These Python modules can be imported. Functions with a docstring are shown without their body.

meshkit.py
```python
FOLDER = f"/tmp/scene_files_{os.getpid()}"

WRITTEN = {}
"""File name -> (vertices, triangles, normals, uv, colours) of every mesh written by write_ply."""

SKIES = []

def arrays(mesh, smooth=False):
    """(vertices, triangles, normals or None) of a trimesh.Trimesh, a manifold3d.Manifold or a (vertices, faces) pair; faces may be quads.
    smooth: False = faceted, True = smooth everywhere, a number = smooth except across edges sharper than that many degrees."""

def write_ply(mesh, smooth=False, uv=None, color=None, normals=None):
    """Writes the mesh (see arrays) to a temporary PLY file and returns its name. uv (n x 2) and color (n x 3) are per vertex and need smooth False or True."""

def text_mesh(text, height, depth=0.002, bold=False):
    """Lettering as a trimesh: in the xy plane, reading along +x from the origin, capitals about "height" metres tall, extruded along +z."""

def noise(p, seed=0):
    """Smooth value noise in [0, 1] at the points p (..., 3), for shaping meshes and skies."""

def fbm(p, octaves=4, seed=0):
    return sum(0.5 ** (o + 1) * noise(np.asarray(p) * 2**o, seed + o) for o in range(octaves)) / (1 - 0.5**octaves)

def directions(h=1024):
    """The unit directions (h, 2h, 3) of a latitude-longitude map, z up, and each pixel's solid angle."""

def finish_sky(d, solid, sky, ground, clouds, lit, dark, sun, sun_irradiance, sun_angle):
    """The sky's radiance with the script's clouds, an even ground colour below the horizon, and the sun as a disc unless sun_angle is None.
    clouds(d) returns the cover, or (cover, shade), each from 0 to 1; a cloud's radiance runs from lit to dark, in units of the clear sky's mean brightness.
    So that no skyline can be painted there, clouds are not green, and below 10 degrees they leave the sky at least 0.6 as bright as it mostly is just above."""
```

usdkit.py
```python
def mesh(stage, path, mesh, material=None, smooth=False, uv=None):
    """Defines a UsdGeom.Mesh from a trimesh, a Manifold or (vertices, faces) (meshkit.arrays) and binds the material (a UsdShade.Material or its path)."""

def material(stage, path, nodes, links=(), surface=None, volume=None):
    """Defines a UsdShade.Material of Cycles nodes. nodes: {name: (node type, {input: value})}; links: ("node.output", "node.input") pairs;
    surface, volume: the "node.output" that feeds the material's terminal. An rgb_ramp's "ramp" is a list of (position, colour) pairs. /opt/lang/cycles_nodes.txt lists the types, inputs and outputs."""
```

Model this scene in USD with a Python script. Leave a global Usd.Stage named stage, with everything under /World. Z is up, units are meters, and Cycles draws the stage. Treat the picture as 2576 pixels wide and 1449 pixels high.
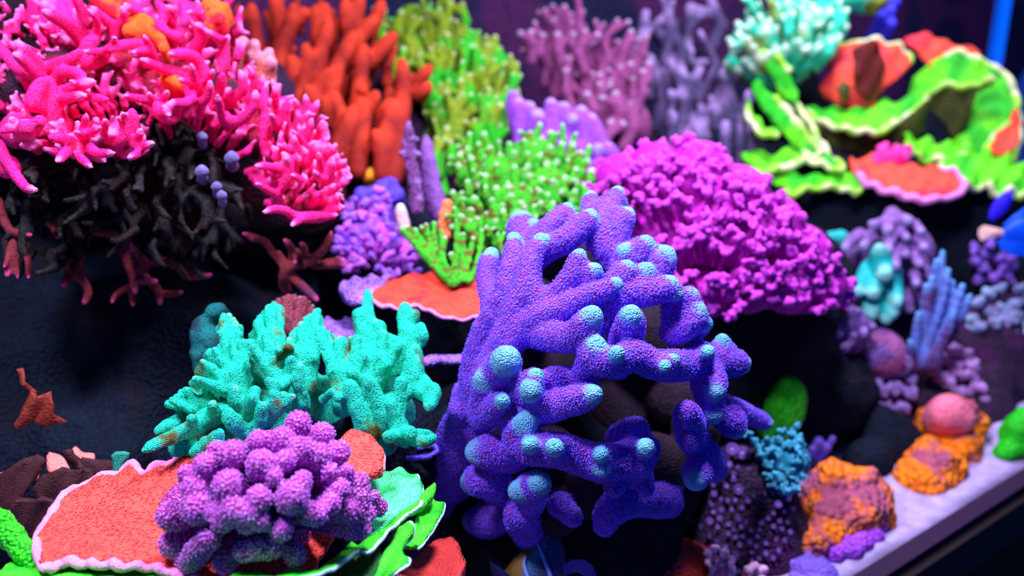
import math, random
import numpy as np
from scipy.spatial import cKDTree, Delaunay
from shapely.geometry import Polygon, Point
from shapely import contains_xy
import usdkit, meshkit
from pxr import Usd, UsdGeom, UsdLux, UsdShade, Sdf, Gf, Vt

stage = Usd.Stage.CreateInMemory()
UsdGeom.SetStageUpAxis(stage, UsdGeom.Tokens.z)
UsdGeom.SetStageMetersPerUnit(stage, 1.0)
UsdGeom.Xform.Define(stage, '/World')
stage.SetDefaultPrim(stage.GetPrimAtPath('/World'))

# ---------------------------------------------------------------- camera
W, H, FPX = 2576, 1449, 2231.0
CAM = np.array([0.0, 0.0, 0.55]); PITCH = math.radians(18)
FWD = np.array([0, math.cos(PITCH), -math.sin(PITCH)])
UP = np.array([0, math.sin(PITCH), math.cos(PITCH)])
RIGHT = np.array([1.0, 0, 0])
cam = UsdGeom.Camera.Define(stage, '/World/camera')
cam.AddTranslateOp().Set(Gf.Vec3d(*CAM)); cam.AddRotateXOp().Set(90 - 18)
cam.CreateHorizontalApertureAttr(36.0); cam.CreateVerticalApertureAttr(36.0 * H / W)
cam.CreateFocalLengthAttr(36.0 * FPX / W)
cam.CreateFStopAttr(3.4); cam.CreateFocusDistanceAttr(0.65)
cam.CreateClippingRangeAttr(Gf.Vec2f(0.01, 50))
cam.CreateExposureAttr(0.12)
# ---------------------------------------------------------------- light: the blue-violet lamp bars over the tank, and an added dim blue fill that turns shade navy
usdkit.material(stage, '/World/Looks/added_fill_backdrop', {"b": ("background_shader", {"color": (0.006, 0.03, 0.16), "strength": 1.0})}, surface="b.background")
dome = UsdLux.DomeLight.Define(stage, '/World/added_shadow_fill')
dome.CreateColorAttr(Gf.Vec3f(0.010, 0.04, 0.20)); dome.CreateIntensityAttr(0.35)
GDIR = np.array([0.803, 0.596, 0.0])      # along the front glass, to the right and away
GNRM = np.array([-0.596, 0.803, 0.0])     # from the front glass into the tank
GLASS0 = np.array([0.0, 0.50, 0.0])       # a point of the glass at the sand
def tank(s, t, z):                        # s along the glass, t into the tank
    return GLASS0 + GDIR * s + GNRM * t + np.array([0, 0, z])
def lamp(name, s, t, z, length, width, power, color, tilt=0):
    p = tank(s, t, z)
    L = UsdLux.RectLight.Define(stage, '/World/' + name)
    L.AddTranslateOp().Set(Gf.Vec3d(*p)); L.AddRotateZOp().Set(math.degrees(math.atan2(GDIR[1], GDIR[0]))); L.AddRotateXOp().Set(tilt)
    L.CreateWidthAttr(length); L.CreateHeightAttr(width)
    L.CreateIntensityAttr(power); L.CreateColorAttr(Gf.Vec3f(*color))
for nm, ls, lt, pw in [('lamp', -0.38, 0.17, 200), ('lamp_001', 0.20, 0.05, 235), ('lamp_002', 0.85, 0.36, 125), ('lamp_003', 1.5, 0.45, 90)]:
    lamp(nm, ls, lt, 1.05, 0.16, 0.14, pw, (0.78, 0.74, 1.0), 0)

# ---------------------------------------------------------------- helpers
def P(x, y, d):
    x, y, d = np.asarray(x, float), np.asarray(y, float), np.asarray(d, float)
    u, v = (x - W / 2) / FPX, -(y - H / 2) / FPX
    return CAM + d[..., None] * (FWD + u[..., None] * RIGHT + v[..., None] * UP)
def ground(y):                            # depth of the sand seen at picture row y
    return CAM[2] / (math.sin(PITCH) + math.cos(PITCH) * (y - H / 2) / FPX)
def pix(p):
    q = np.asarray(p) - CAM
    d = q @ FWD
    return W / 2 + FPX * (q @ RIGHT) / d, H / 2 - FPX * (q @ UP) / d, d
USED = {}
def numbered(path):
    n = USED.get(path, 0); USED[path] = n + 1
    return path if n == 0 else '%s_%03d' % (path, n)
GROUPS = {'mushroom_polyp': 'mushroom polyps on the dark ledge', 'hanging_branch': 'red coral branches hanging in the dark hollow', 'orange_sponge': 'orange sponges between the pink branches', 'lilac_cluster_coral': 'lilac cluster corals at the right', 'violet_plate_coral': 'violet ledge corals around the orange plate', 'frilly_pink_coral': 'frilly pink corals at the bottom edge', 'reef_rock': 'dark live rocks of the reef', 'orange_rock': 'orange rocks on the sand'}
def thing(name, label, cat, group=None, at=(0, 0, 0), kind=None):
    group = group or GROUPS.get(name)
    x = UsdGeom.Xform.Define(stage, numbered('/World/' + name))
    x.AddTranslateOp().Set(Gf.Vec3d(*map(float, at)))
    p = x.GetPrim(); p.SetCustomDataByKey('label', label)
    if cat: p.SetCustomDataByKey('category', cat)
    if group: p.SetCustomDataByKey('group', group)
    if kind: p.SetCustomDataByKey('kind', kind)
    return (str(x.GetPath()), np.array(at, float))
def put(T, name, v, f, n, mat, tip=None, label=None, kind=None):
    """one Mesh under thing T (path, origin); v in world metres; returns (path, origin) so that sub-parts can follow"""
    path = numbered(T[0] + '/' + name)
    m = UsdGeom.Mesh.Define(stage, path)
    m.CreatePointsAttr(Vt.Vec3fArray.FromNumpy((v - T[1]).astype(np.float32)))
    m.CreateFaceVertexCountsAttr(Vt.IntArray.FromNumpy(np.full(len(f), f.shape[1], np.int32)))
    m.CreateFaceVertexIndicesAttr(Vt.IntArray.FromNumpy(f.astype(np.int32).ravel()))
    m.CreateSubdivisionSchemeAttr('none')
    if n is not None:
        m.CreateNormalsAttr(Vt.Vec3fArray.FromNumpy(n.astype(np.float32))); m.SetNormalsInterpolation('vertex')
    if tip is not None:
        UsdGeom.PrimvarsAPI(m).CreatePrimvar('tip', Sdf.ValueTypeNames.FloatArray, 'vertex').Set(Vt.FloatArray.FromNumpy(tip.astype(np.float32)))
    UsdShade.MaterialBindingAPI.Apply(m.GetPrim()).Bind(mat)
    if label: m.GetPrim().SetCustomDataByKey('label', label)
    if kind: m.GetPrim().SetCustomDataByKey('kind', kind)
    return (path, T[1])
def vnormals(v, f):
    n = np.zeros_like(v)
    fn = np.cross(v[f[:, 1]] - v[f[:, 0]], v[f[:, 2]] - v[f[:, 0]])
    for k in range(f.shape[1]):
        np.add.at(n, f[:, k], fn)
    return n / np.maximum(np.linalg.norm(n, axis=1, keepdims=True), 1e-20)
def sub(v, f, n, keep, tip=None):
    ff = f[keep]; ids, inv = np.unique(ff, return_inverse=True)
    return v[ids], inv.reshape(ff.shape), n[ids], (None if tip is None else tip[ids])

# signed distance fields of blended round cones, and a surface net over them
class Field:
    def __init__(s): s.a, s.b, s.ra, s.rb, s.lab = [], [], [], [], []
    def cone(s, a, b, ra, rb, lab): s.a.append(a); s.b.append(b); s.ra.append(ra); s.rb.append(rb); s.lab.append(lab)
    def chain(s, pts, rad, lab):
        if len(pts) == 1: s.cone(pts[0], pts[0], rad[0], rad[0], lab)
        for i in range(len(pts) - 1): s.cone(pts[i], pts[i + 1], rad[i], rad[i + 1], lab)
    def mesh(s, vox, k):
        a, b, ra, rb = map(np.array, (s.a, s.b, s.ra, s.rb)); pad = k + 2.5 * vox
        R = np.maximum(ra, rb)[:, None]
        lo, hi = np.minimum(a, b) - R - pad, np.maximum(a, b) + R + pad
        org = lo.min(0); dim = np.ceil((hi.max(0) - org) / vox).astype(int) + 2
        F = np.full(dim, 1.0, np.float32); B = np.full(dim, 1.0, np.float32); L = np.zeros(dim, np.int16)
        i0 = np.floor((lo - org) / vox).astype(int); i1 = np.minimum(np.ceil((hi - org) / vox).astype(int) + 1, dim)
        for j in range(len(a)):
            sl = tuple(slice(i0[j, q], i1[j, q]) for q in range(3))
            X = [org[q] + vox * np.arange(i0[j, q], i1[j, q]) - a[j, q] for q in range(3)]
            X = [X[0][:, None, None], X[1][None, :, None], X[2][None, None, :]]
            ab = b[j] - a[j]; l2 = ab @ ab
            if l2 > 1e-12:
                t = np.clip((X[0] * ab[0] + X[1] * ab[1] + X[2] * ab[2]) / l2, 0, 1)
                d = np.sqrt((X[0] - t * ab[0]) ** 2 + (X[1] - t * ab[1]) ** 2 + (X[2] - t * ab[2]) ** 2) - (ra[j] + t * (rb[j] - ra[j]))
            else:
                d = np.sqrt(X[0] ** 2 + X[1] ** 2 + X[2] ** 2) - ra[j]
            d = d.astype(np.float32)
            near = d < B[sl]; B[sl] = np.where(near, d, B[sl]); L[sl] = np.where(near, s.lab[j], L[sl])
            h = np.maximum(k - np.abs(F[sl] - d), 0) / k
            F[sl] = np.minimum(F[sl], d) - h * h * k * 0.25
        v, f, cell = surface_net(F)
        return org + vox * v, f, L[cell[:, 0], cell[:, 1], cell[:, 2]]
def surface_net(F):
    s = F < 0; c = np.zeros(np.array(F.shape) - 1, np.int8)
    off = [(i, j, k) for i in (0, 1) for j in (0, 1) for k in (0, 1)]
    nx, ny, nz = F.shape
    for i, j, k in off: c += s[i:nx - 1 + i, j:ny - 1 + j, k:nz - 1 + k]
    cell = np.argwhere((c > 0) & (c < 8))
    idx = np.full(c.shape, -1, np.int32); idx[tuple(cell.T)] = np.arange(len(cell))
    val = {o: F[cell[:, 0] + o[0], cell[:, 1] + o[1], cell[:, 2] + o[2]] for o in off}
    acc = np.zeros((len(cell), 3)); cnt = np.zeros(len(cell))
    for o in off:
        for ax in range(3):
            if o[ax] == 0:
                o2 = tuple(1 if q == ax else o[q] for q in range(3)); f0, f1 = val[o], val[o2]
                x = (f0 < 0) != (f1 < 0); t = np.where(x, f0 / np.where(x, f0 - f1, 1), 0)
                p = np.tile(np.array(o, float), (len(cell), 1)); p[:, ax] = t
                acc[x] += p[x]; cnt[x] += 1
    v = cell + acc / cnt[:, None]
    faces = []
    for ax in range(3):
        u, w = (ax + 1) % 3, (ax + 2) % 3
        A = s; Bs = np.roll(s, -1, ax); x = A != Bs
        sl = [slice(None)] * 3; sl[ax] = slice(0, s.shape[ax] - 1); sl[u] = slice(1, s.shape[u] - 1); sl[w] = slice(1, s.shape[w] - 1)
        m = np.zeros_like(x); m[tuple(sl)] = x[tuple(sl)]
        e = np.argwhere(m)
        if not len(e): continue
        du, dw = np.eye(3, dtype=int)[u], np.eye(3, dtype=int)[w]
        q = np.stack([idx[tuple((e - du - dw).T)], idx[tuple((e - dw).T)], idx[tuple(e.T)], idx[tuple((e - du).T)]], 1)
        ins = A[tuple(e.T)]
        q[~ins] = q[~ins][:, ::-1]
        faces.append(q)
    q = np.concatenate(faces)
    return v, np.vstack([q[:, [0, 1, 2]], q[:, [0, 2, 3]]]), cell
def polyps(T, v, f, n, spacing, size, mat, seed=9):
    """tiny open polyps scattered over a coral's skin: far too many to count, one part of kind stuff"""
    rg = np.random.default_rng(seed); a = v[f]; ar = np.linalg.norm(np.cross(a[:, 1] - a[:, 0], a[:, 2] - a[:, 0]), axis=1) / 2
    m = int(ar.sum() / spacing ** 2 * 2.2); j = rg.choice(len(f), m, p=ar / ar.sum()); w = rg.dirichlet((1, 1, 1), m)
    p = (a[j] * w[:, :, None]).sum(1); nn = (n[f[j]] * w[:, :, None]).sum(1); nn += rg.normal(scale=0.25, size=nn.shape); nn /= np.linalg.norm(nn, axis=1, keepdims=True)
    see = ((CAM - p) * nn).sum(1) > -0.35 * np.linalg.norm(CAM - p, axis=1); p, nn = p[see], nn[see]
    t = cKDTree(p); dead = np.zeros(len(p), bool)
    for i, k in t.query_pairs(spacing * 0.8, output_type='ndarray'):
        if not dead[i]: dead[k] = True
    p, nn = p[~dead], nn[~dead]
    path = numbered(T[0] + '/polyps'); I = UsdGeom.PointInstancer.Define(stage, path)
    an = np.arange(7) * 2 * np.pi / 7; rows = [(0.55, -0.3), (0.75, 0.5), (1.0, 0.95), (0.6, 0.8)]
    V = np.concatenate([np.stack([r * np.cos(an), r * np.sin(an), np.full(7, z)], 1) for r, z in rows] + [np.array([[0, 0, 0.55]])]); k = np.arange(7); k2 = (k + 1) % 7
    F = np.vstack([np.vstack([np.c_[i * 7 + k, i * 7 + k2, i * 7 + 7 + k2], np.c_[i * 7 + k, i * 7 + 7 + k2, i * 7 + 7 + k]]) for i in range(3)] + [np.c_[21 + k, 21 + k2, np.full(7, 28)]])
    put((path, np.zeros(3)), 'polyp', V * size, F, vnormals(V, F), mat)
    I.CreatePrototypesRel().SetTargets([path + '/polyp'])
    q = np.c_[1 + nn[:, 2], -nn[:, 1], nn[:, 0], np.zeros(len(nn))]; q[np.abs(q[:, 0]) < 1e-6] = (0, 1, 0, 0); q /= np.linalg.norm(q, axis=1, keepdims=True)
    I.CreatePositionsAttr(Vt.Vec3fArray.FromNumpy((p - T[1]).astype(np.float32)))
    I.CreateOrientationsAttr(Vt.QuathArray([Gf.Quath(float(c[0]), float(c[1]), float(c[2]), float(c[3])) for c in q]))
    s = rg.uniform(0.7, 1.25, len(p)); I.CreateScalesAttr(Vt.Vec3fArray.FromNumpy(np.repeat(s[:, None], 3, 1).astype(np.float32)))
    I.CreateProtoIndicesAttr(Vt.IntArray.FromNumpy(np.zeros(len(p), np.int32)))
    I.GetPrim().SetCustomDataByKey('kind', 'stuff')
def tidy(f, fl):
    """every label one connected patch: stray patches join their neighbour, loose crumbs go"""
    from scipy.sparse import coo_matrix
    from scipy.sparse.csgraph import connected_components
    F = len(f); e = np.sort(np.vstack([f[:, [0, 1]], f[:, [1, 2]], f[:, [2, 0]]]), 1); fi = np.tile(np.arange(F), 3)
    key = e[:, 0].astype(np.int64) * (f.max() + 1) + e[:, 1]; o = np.argsort(key, kind='stable'); k = key[o]; fo = fi[o]
    s = k[1:] == k[:-1]; a, b = fo[:-1][s], fo[1:][s]
    fl = fl.copy()
    for _ in range(3):
        m = fl[a] == fl[b]
        n, c = connected_components(coo_matrix((np.ones(m.sum()), (a[m], b[m])), (F, F)), directed=False)
        size = np.bincount(c, minlength=n); lab = np.zeros(n, int); lab[c] = fl
        best = np.zeros(fl.max() + 1, int); np.maximum.at(best, lab, size)
        keep = size >= best[lab]; bad = ~keep
        if not bad.any(): break
        x = ~m; ca, cb = c[a[x]], c[b[x]]; la, lb = fl[a[x]], fl[b[x]]; new = np.full(n, -1)
        for p, q, lq in ((ca, cb, lb), (cb, ca, la)):
            z = bad[p] & keep[q]; new[p[z]] = lq[z]
        hit = bad & (new >= 0); fl = np.where(hit[c], new[c], fl)
        if not hit.any():
            if _ < 2: fl = np.where(bad[c] & (size[c] < 400), -1, fl)
            break
    return fl
def parse(text):
    """lines "tip radius>base radius[- for no pale tip] x,y[,depth shift in mm] ..." in photograph pixels, tip first"""
    out = []
    for line in text.strip().splitlines():
        w = line.split()
        if not w: continue
        t = not w[0].endswith('-'); r = w[0].rstrip('-').split('>')
        pts = [list(map(float, q.split(','))) for q in w[1:]]
        out.append(dict(pts=np.array([p[:2] for p in pts]), dd=np.array([p[2] / 1000 if len(p) > 2 else 0.0 for p in pts]), r=(float(r[0]), float(r[-1])), tip=t))
    return out
def place(br, depth, o0=0.0, o1=0.02):
    """gives traced branches their place in space: depth(x, y) plus a shift from the tip (o0) to the base (o1)"""
    out = []
    for b in br:
        p = b['pts']
        if len(p) > 2:                                       # round the corners of the line
            s = np.r_[0, np.cumsum(np.hypot(*np.diff(p, axis=0).T))]; q = np.linspace(0, s[-1], 2 * len(p) + 1)
            from scipy.interpolate import PchipInterpolator as I
            dd = np.interp(q, s, b['dd']); p = np.stack([I(s, p[:, 0])(q), I(s, p[:, 1])(q)], 1)
        else: dd = b['dd']
        t = np.linspace(0, 1, len(p))
        d = np.array([depth(x, y) for x, y in p]) + o0 + (o1 - o0) * t + dd
        r = (b['r'][0] + (b['r'][1] - b['r'][0]) * np.sqrt(t)) * d / FPX
        out.append(dict(pts=P(p[:, 0], p[:, 1], d), r=r, tip=b['tip'], part=b.get('part', 'branch')))
    return out
def colony(name, label, cat, branches, mat, core=(), group=None, vox=0.002, k=0.006, amp=0.0, freq=200.0, seed=1, amp2=0.0, freq2=60.0, part='branch', core_part='base', tipr=1.3, tipfall=1.6, T=None, corelabel=None, split=True, core_mat=None, fuzz=None):
    """one coral: blended branches and a core, cut into one mesh per branch without a seam"""
    fld = Field(); tips = []; tr = []
    for p, r in core: fld.chain(np.atleast_2d(p), np.atleast_1d(r), 0)
    for i, b in enumerate(branches):
        fld.chain(b['pts'], b['r'], i + 1)
        if b['tip']: tips.append(b['pts'][0]); tr.append(b['r'][0])
    v, f, lab = fld.mesh(vox, k)
    n = vnormals(v, f)
    if amp2: v = v + n * ((meshkit.fbm(v * freq2, 2, seed + 3) - 0.5) * 2 * amp2)[:, None]; n = vnormals(v, f)
    if amp:
        v = v + n * ((meshkit.fbm(v * freq, 3, seed) - 0.5) * 2 * amp)[:, None]; n = vnormals(v, f)
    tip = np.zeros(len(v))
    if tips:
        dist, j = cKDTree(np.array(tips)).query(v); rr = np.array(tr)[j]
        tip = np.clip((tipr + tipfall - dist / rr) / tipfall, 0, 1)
    fl = lab[f[:, 0]]
    cnt = np.bincount(fl, minlength=len(branches) + 1)
    fl = tidy(f, np.where(cnt[fl] < 16, 0, fl))
    if T is None:
        lo = v.min(0); at = [(v[:, 0].min() + v[:, 0].max()) / 2, (v[:, 1].min() + v[:, 1].max()) / 2, lo[2]]
        T = thing(name, label, cat, group, at)
    if not split: fl[:] = 0
    for q in np.unique(fl[fl >= 0]):
        a = sub(v, f, n, fl == q, tip)
        if q == 0: put(T, core_part, a[0], a[1], a[2], core_mat or mat, a[3], corelabel)
        else: put(T, branches[q - 1].get('part', part), a[0], a[1], a[2], mat, a[3])
    if fuzz:
        z = (fl > 0) & (tip[f].max(1) < fuzz[3]); polyps(T, v, f[z], n, *fuzz[:3])
    return T
def dome(x0, y0, a, b, dback, bulge):
    def f(x, y):
        q = 1 - ((x - x0) / a) ** 2 - ((y - y0) / b) ** 2
        return dback - bulge * math.sqrt(max(q, 0.0)) + 0.25 * bulge * min(max(-q, 0), 1)
    return f
def bush(poly, spacing, rng, base, length, r, depth, up=0.5, bend=0.15, fork=0.3, rvar=0.25, basedepth=0.05, part='branch', jitter=0.02):
    """finger tips scattered over an outline (photograph pixels); every finger leans towards the base point and downwards"""
    pg = Polygon(poly); x0, y0, x1, y1 = pg.bounds; pts = []
    for _ in range(6000):
        q = np.array([rng.uniform(x0, x1), rng.uniform(y0, y1)])
        if contains_xy(pg, q[0], q[1]) and all((q[0] - o[0]) ** 2 + (q[1] - o[1]) ** 2 > spacing ** 2 for o in pts): pts.append(q)
    out = []
    for q in pts:
        to = np.array(base) - q; to = to / (np.hypot(*to) + 1e-9)
        dr = to * (1 - up) + np.array([0, 1.0]) * up; dr /= np.hypot(*dr); sd = np.array([-dr[1], dr[0]])
        L = length * rng.uniform(0.7, 1.35); w = rng.uniform(-bend, bend) * L; rr = r * rng.uniform(1 - rvar, 1 + rvar); dj = rng.uniform(-jitter, jitter)
        line = np.array([q, q + dr * L * 0.5 + sd * w, q + dr * L])
        d = np.array([depth(*p) for p in line]) + dj + np.array([0, 0.35, 1.0]) * basedepth
        out.append(dict(pts=P(line[:, 0], line[:, 1], d), r=np.array([rr * 0.8, rr, rr * 1.15]) * d / FPX, tip=True, part=part))
        if rng.random() < fork:
            g = rng.choice([-1, 1]); q2 = q + sd * g * rr * rng.uniform(2.0, 3.0) + dr * rr * rng.uniform(-0.5, 2); m = line[0] * 0.35 + line[1] * 0.65
            l2 = np.array([q2, m]); d2 = np.array([d[0], d[1]])
            out.append(dict(pts=P(l2[:, 0], l2[:, 1], d2), r=np.array([rr * 0.75, rr * 0.85]) * d2 / FPX, tip=True, part=part))
    return out
def plane(x, y, d, nrm, curve=0.0):
    """depth of a plane through the point seen at (x, y, d); curve bows it like a dish"""
    p0 = P(x, y, d); nrm = np.array(nrm, float)
    def f(px, py):
        ray = P(px, py, 1.0) - CAM
        dd = ((p0 - CAM) @ nrm) / (ray @ nrm)
        return dd + curve * ((px - x) ** 2 + (py - y) ** 2) / 1e5
    return f
def plate(T, outline, depth, mat, rim_mat=None, rim=(0, 1), rim_r=5, thick=0.004, step=11, amp=0.002, freq=60.0, seed=3, name='plate', ruffle=0.0, rimname='rim', rimlabel=None, edge_wave=3.0, label=None):
    """a coral plate: an outline at its own depth, filled, rumpled, given thickness, with a rounded growing rim along part of its edge"""
    o = np.array(outline, float); o = np.vstack([o, o[:1]])
    s = np.r_[0, np.cumsum(np.hypot(*np.diff(o, axis=0).T))]; nb = max(12, int(s[-1] / (step * 0.8)))
    q = np.linspace(0, s[-1], nb, endpoint=False); b = np.stack([np.interp(q, s, o[:, 0]), np.interp(q, s, o[:, 1])], 1)
    tt = q / s[-1]
    b += edge_wave * (np.stack([meshkit.fbm(np.c_[b * 0.045, np.full(nb, seed)], 2, 5), meshkit.fbm(np.c_[b * 0.045, np.full(nb, seed + 9)], 2, 6)], 1) - 0.5) * 2
    pg = Polygon(b).buffer(0); pg = max(getattr(pg, 'geoms', [pg]), key=lambda g: g.area)
    x0, y0, x1, y1 = pg.bounds; gx, gy = np.meshgrid(np.arange(x0, x1, step), np.arange(y0, y1, step)); gx = gx + (np.arange(gx.shape[0]) % 2)[:, None] * step / 2
    g = np.stack([gx.ravel(), gy.ravel()], 1); g = g[contains_xy(pg.buffer(-0.55 * step), g[:, 0], g[:, 1])] if len(g) else g
    p2 = np.vstack([b, g]); tri = Delaunay(p2).simplices
    c = p2[tri].mean(1); tri = tri[contains_xy(pg, c[:, 0], c[:, 1])]
    d = np.array([depth(x, y) for x, y in p2])
    v = P(p2[:, 0], p2[:, 1], d)
    e1 = np.cross(v[tri[:, 1]] - v[tri[:, 0]], v[tri[:, 2]] - v[tri[:, 0]])
    flip = np.einsum('ij,ij->i', e1, CAM - v[tri[:, 0]]) < 0; tri[flip] = tri[flip][:, ::-1]
    n = vnormals(v, tri)
    v = v + n * ((meshkit.fbm(v * freq, 3, seed) - 0.5) * 2 * amp)[:, None]
    if ruffle:
        edge = np.clip(1 - np.array([pg.exterior.distance(Point(x, y)) for x, y in p2]) / 45.0, 0, 1)
        v = v + n * (edge * ruffle * np.sin(p2[:, 0] * 0.11 + p2[:, 1] * 0.07 + seed))[:, None]
    n = vnormals(v, tri)
    lo = v - n * thick
    ed = np.sort(np.vstack([tri[:, [0, 1]], tri[:, [1, 2]], tri[:, [2, 0]]]), 1)
    di = np.vstack([tri[:, [0, 1]], tri[:, [1, 2]], tri[:, [2, 0]]])
    _, inv, ct = np.unique(ed, axis=0, return_inverse=True, return_counts=True); bd = di[ct[inv.ravel()] == 1]
    N = len(v); V = np.vstack([v, lo]); Fc = np.vstack([tri, tri[:, ::-1] + N, np.c_[bd[:, 1], bd[:, 0], bd[:, 0] + N], np.c_[bd[:, 1], bd[:, 0] + N, bd[:, 1] + N]])
    part = put(T, name, V, Fc, vnormals(V, Fc), mat, label=label)
    if rim_mat is not None:
        sel = np.nonzero((tt >= rim[0]) & (tt <= rim[1]))[0]
        pts = (v[sel] + lo[sel]) / 2; rr = rim_r * d[sel] / FPX * (0.8 + 0.5 * meshkit.noise(np.c_[b[sel] * 0.06, np.full(len(sel), seed)], 8))
        if rim[1] - rim[0] >= 1: pts = np.vstack([pts, pts[:1]]); rr = np.r_[rr, rr[0]]
        tv, tf = tube(pts, rr, 7)
        put(part, rimname, tv, tf, vnormals(tv, tf), rim_mat, label=rimlabel)
    return part
def tube(p, r, sides=8):
    p = np.asarray(p, float); r = np.broadcast_to(r, (len(p),)); t = np.gradient(p, axis=0); t /= np.linalg.norm(t, axis=1, keepdims=True) + 1e-12
    a = np.zeros_like(p); x = np.array([0, 0, 1.0]) if abs(t[0, 2]) < 0.9 else np.array([1.0, 0, 0])
    for i in range(len(p)):
        x = x - t[i] * (x @ t[i]); x /= np.linalg.norm(x) + 1e-12; a[i] = x
    b = np.cross(t, a); an = np.arange(sides) * 2 * np.pi / sides
    v = (p[:, None] + r[:, None, None] * (np.cos(an)[None, :, None] * a[:, None] + np.sin(an)[None, :, None] * b[:, None])).reshape(-1, 3)
    i, j = np.meshgrid(np.arange(len(p) - 1), np.arange(sides), indexing='ij')
    q = np.stack([i * sides + j, i * sides + (j + 1) % sides, (i + 1) * sides + (j + 1) % sides, (i + 1) * sides + j], -1).reshape(-1, 4)
    v = np.vstack([v, p[:1] - t[:1] * r[0] * 0.6, p[-1:] + t[-1:] * r[-1] * 0.6]); m = len(p) * sides
    k = np.arange(sides)
    return v, np.vstack([q[:, [0, 1, 2]], q[:, [0, 2, 3]], np.c_[(k + 1) % sides, k, np.full(sides, m)], np.c_[m - sides + k, m - sides + (k + 1) % sides, np.full(sides, m + 1)]])

# ---------------------------------------------------------------- materials
def skin(name, ground, dots=None, tip=None, scale=800, dotsize=0.55, soft=0.25, bump=0.0008, patch=None, pscale=40, pfrac=0.5, rough=0.65, spec=0.25, sss=0.0, mottle=0.25, metric='euclidean', invert=False):
    """coral skin: polyps as the cells of a voronoi texture over the ground colour, pale growing tips (primvar tip; on ORB and GREY also painted shade at the bases), patches of another colour"""
    N = {"g": ("geometry", {}), "v": ("voronoi_texture", {"scale": float(scale) * 1.7, "feature": "f1", "randomness": 0.8}),
         "r": ("map_range", {"range_type": "smoothstep", "from_min": dotsize - soft, "from_max": dotsize + soft, "to_min": 1.0, "to_max": 0.0, "clamp": True}),
         "c": ("mix_color", {"a": ground, "b": dots or ground}), "t": ("attribute", {"attribute": "tip"}), "m": ("mix_color", {"b": tip or ground}),
         "n": ("noise_texture", {"scale": 60.0, "detail": 3.0}), "k": ("map_range", {"from_min": 0.3, "from_max": 0.7, "to_min": 1 - mottle, "to_max": 1 + mottle * 0.4}),
         "x": ("mix_color", {"blend_type": "multiply", "fac": 1.0}),
         "b": ("bump", {"strength": 0.9, "distance": bump, "invert": not invert}), "p": ("principled_bsdf", {"roughness": rough, "specular_ior_level": spec, "subsurface_weight": sss, "subsurface_scale": 0.004, "subsurface_radius": (1.0, 0.6, 0.8)})}
    K = [("g.position", "v.vector"), ("g.position", "n.vector"), ("v.distance", "r.value"), ("r.result", "c.fac"), ("t.fac", "m.fac"), ("n.fac", "k.value"), ("k.result", "x.b"), ("m.result", "x.a"), ("x.result", "p.base_color"), ("v.distance", "b.height"), ("b.normal", "p.normal")]
    if patch:
        N |= {"pn": ("noise_texture", {"scale": float(pscale), "detail": 3.0}), "pr": ("map_range", {"range_type": "smoothstep", "from_min": pfrac - 0.06, "from_max": pfrac + 0.06, "clamp": True}), "pc": ("mix_color", {"b": patch})}
        K += [("g.position", "pn.vector"), ("pn.fac", "pr.value"), ("pr.result", "pc.fac"), ("c.result", "pc.a"), ("pc.result", "m.a")]
    else: K += [("c.result", "m.a")]
    if tip is None: K = [k for k in K if k != ("t.fac", "m.fac")]; N["m"][1]["fac"] = 0.0
    return usdkit.material(stage, '/World/Looks/' + name, N, K, surface="p.BSDF")

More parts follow.
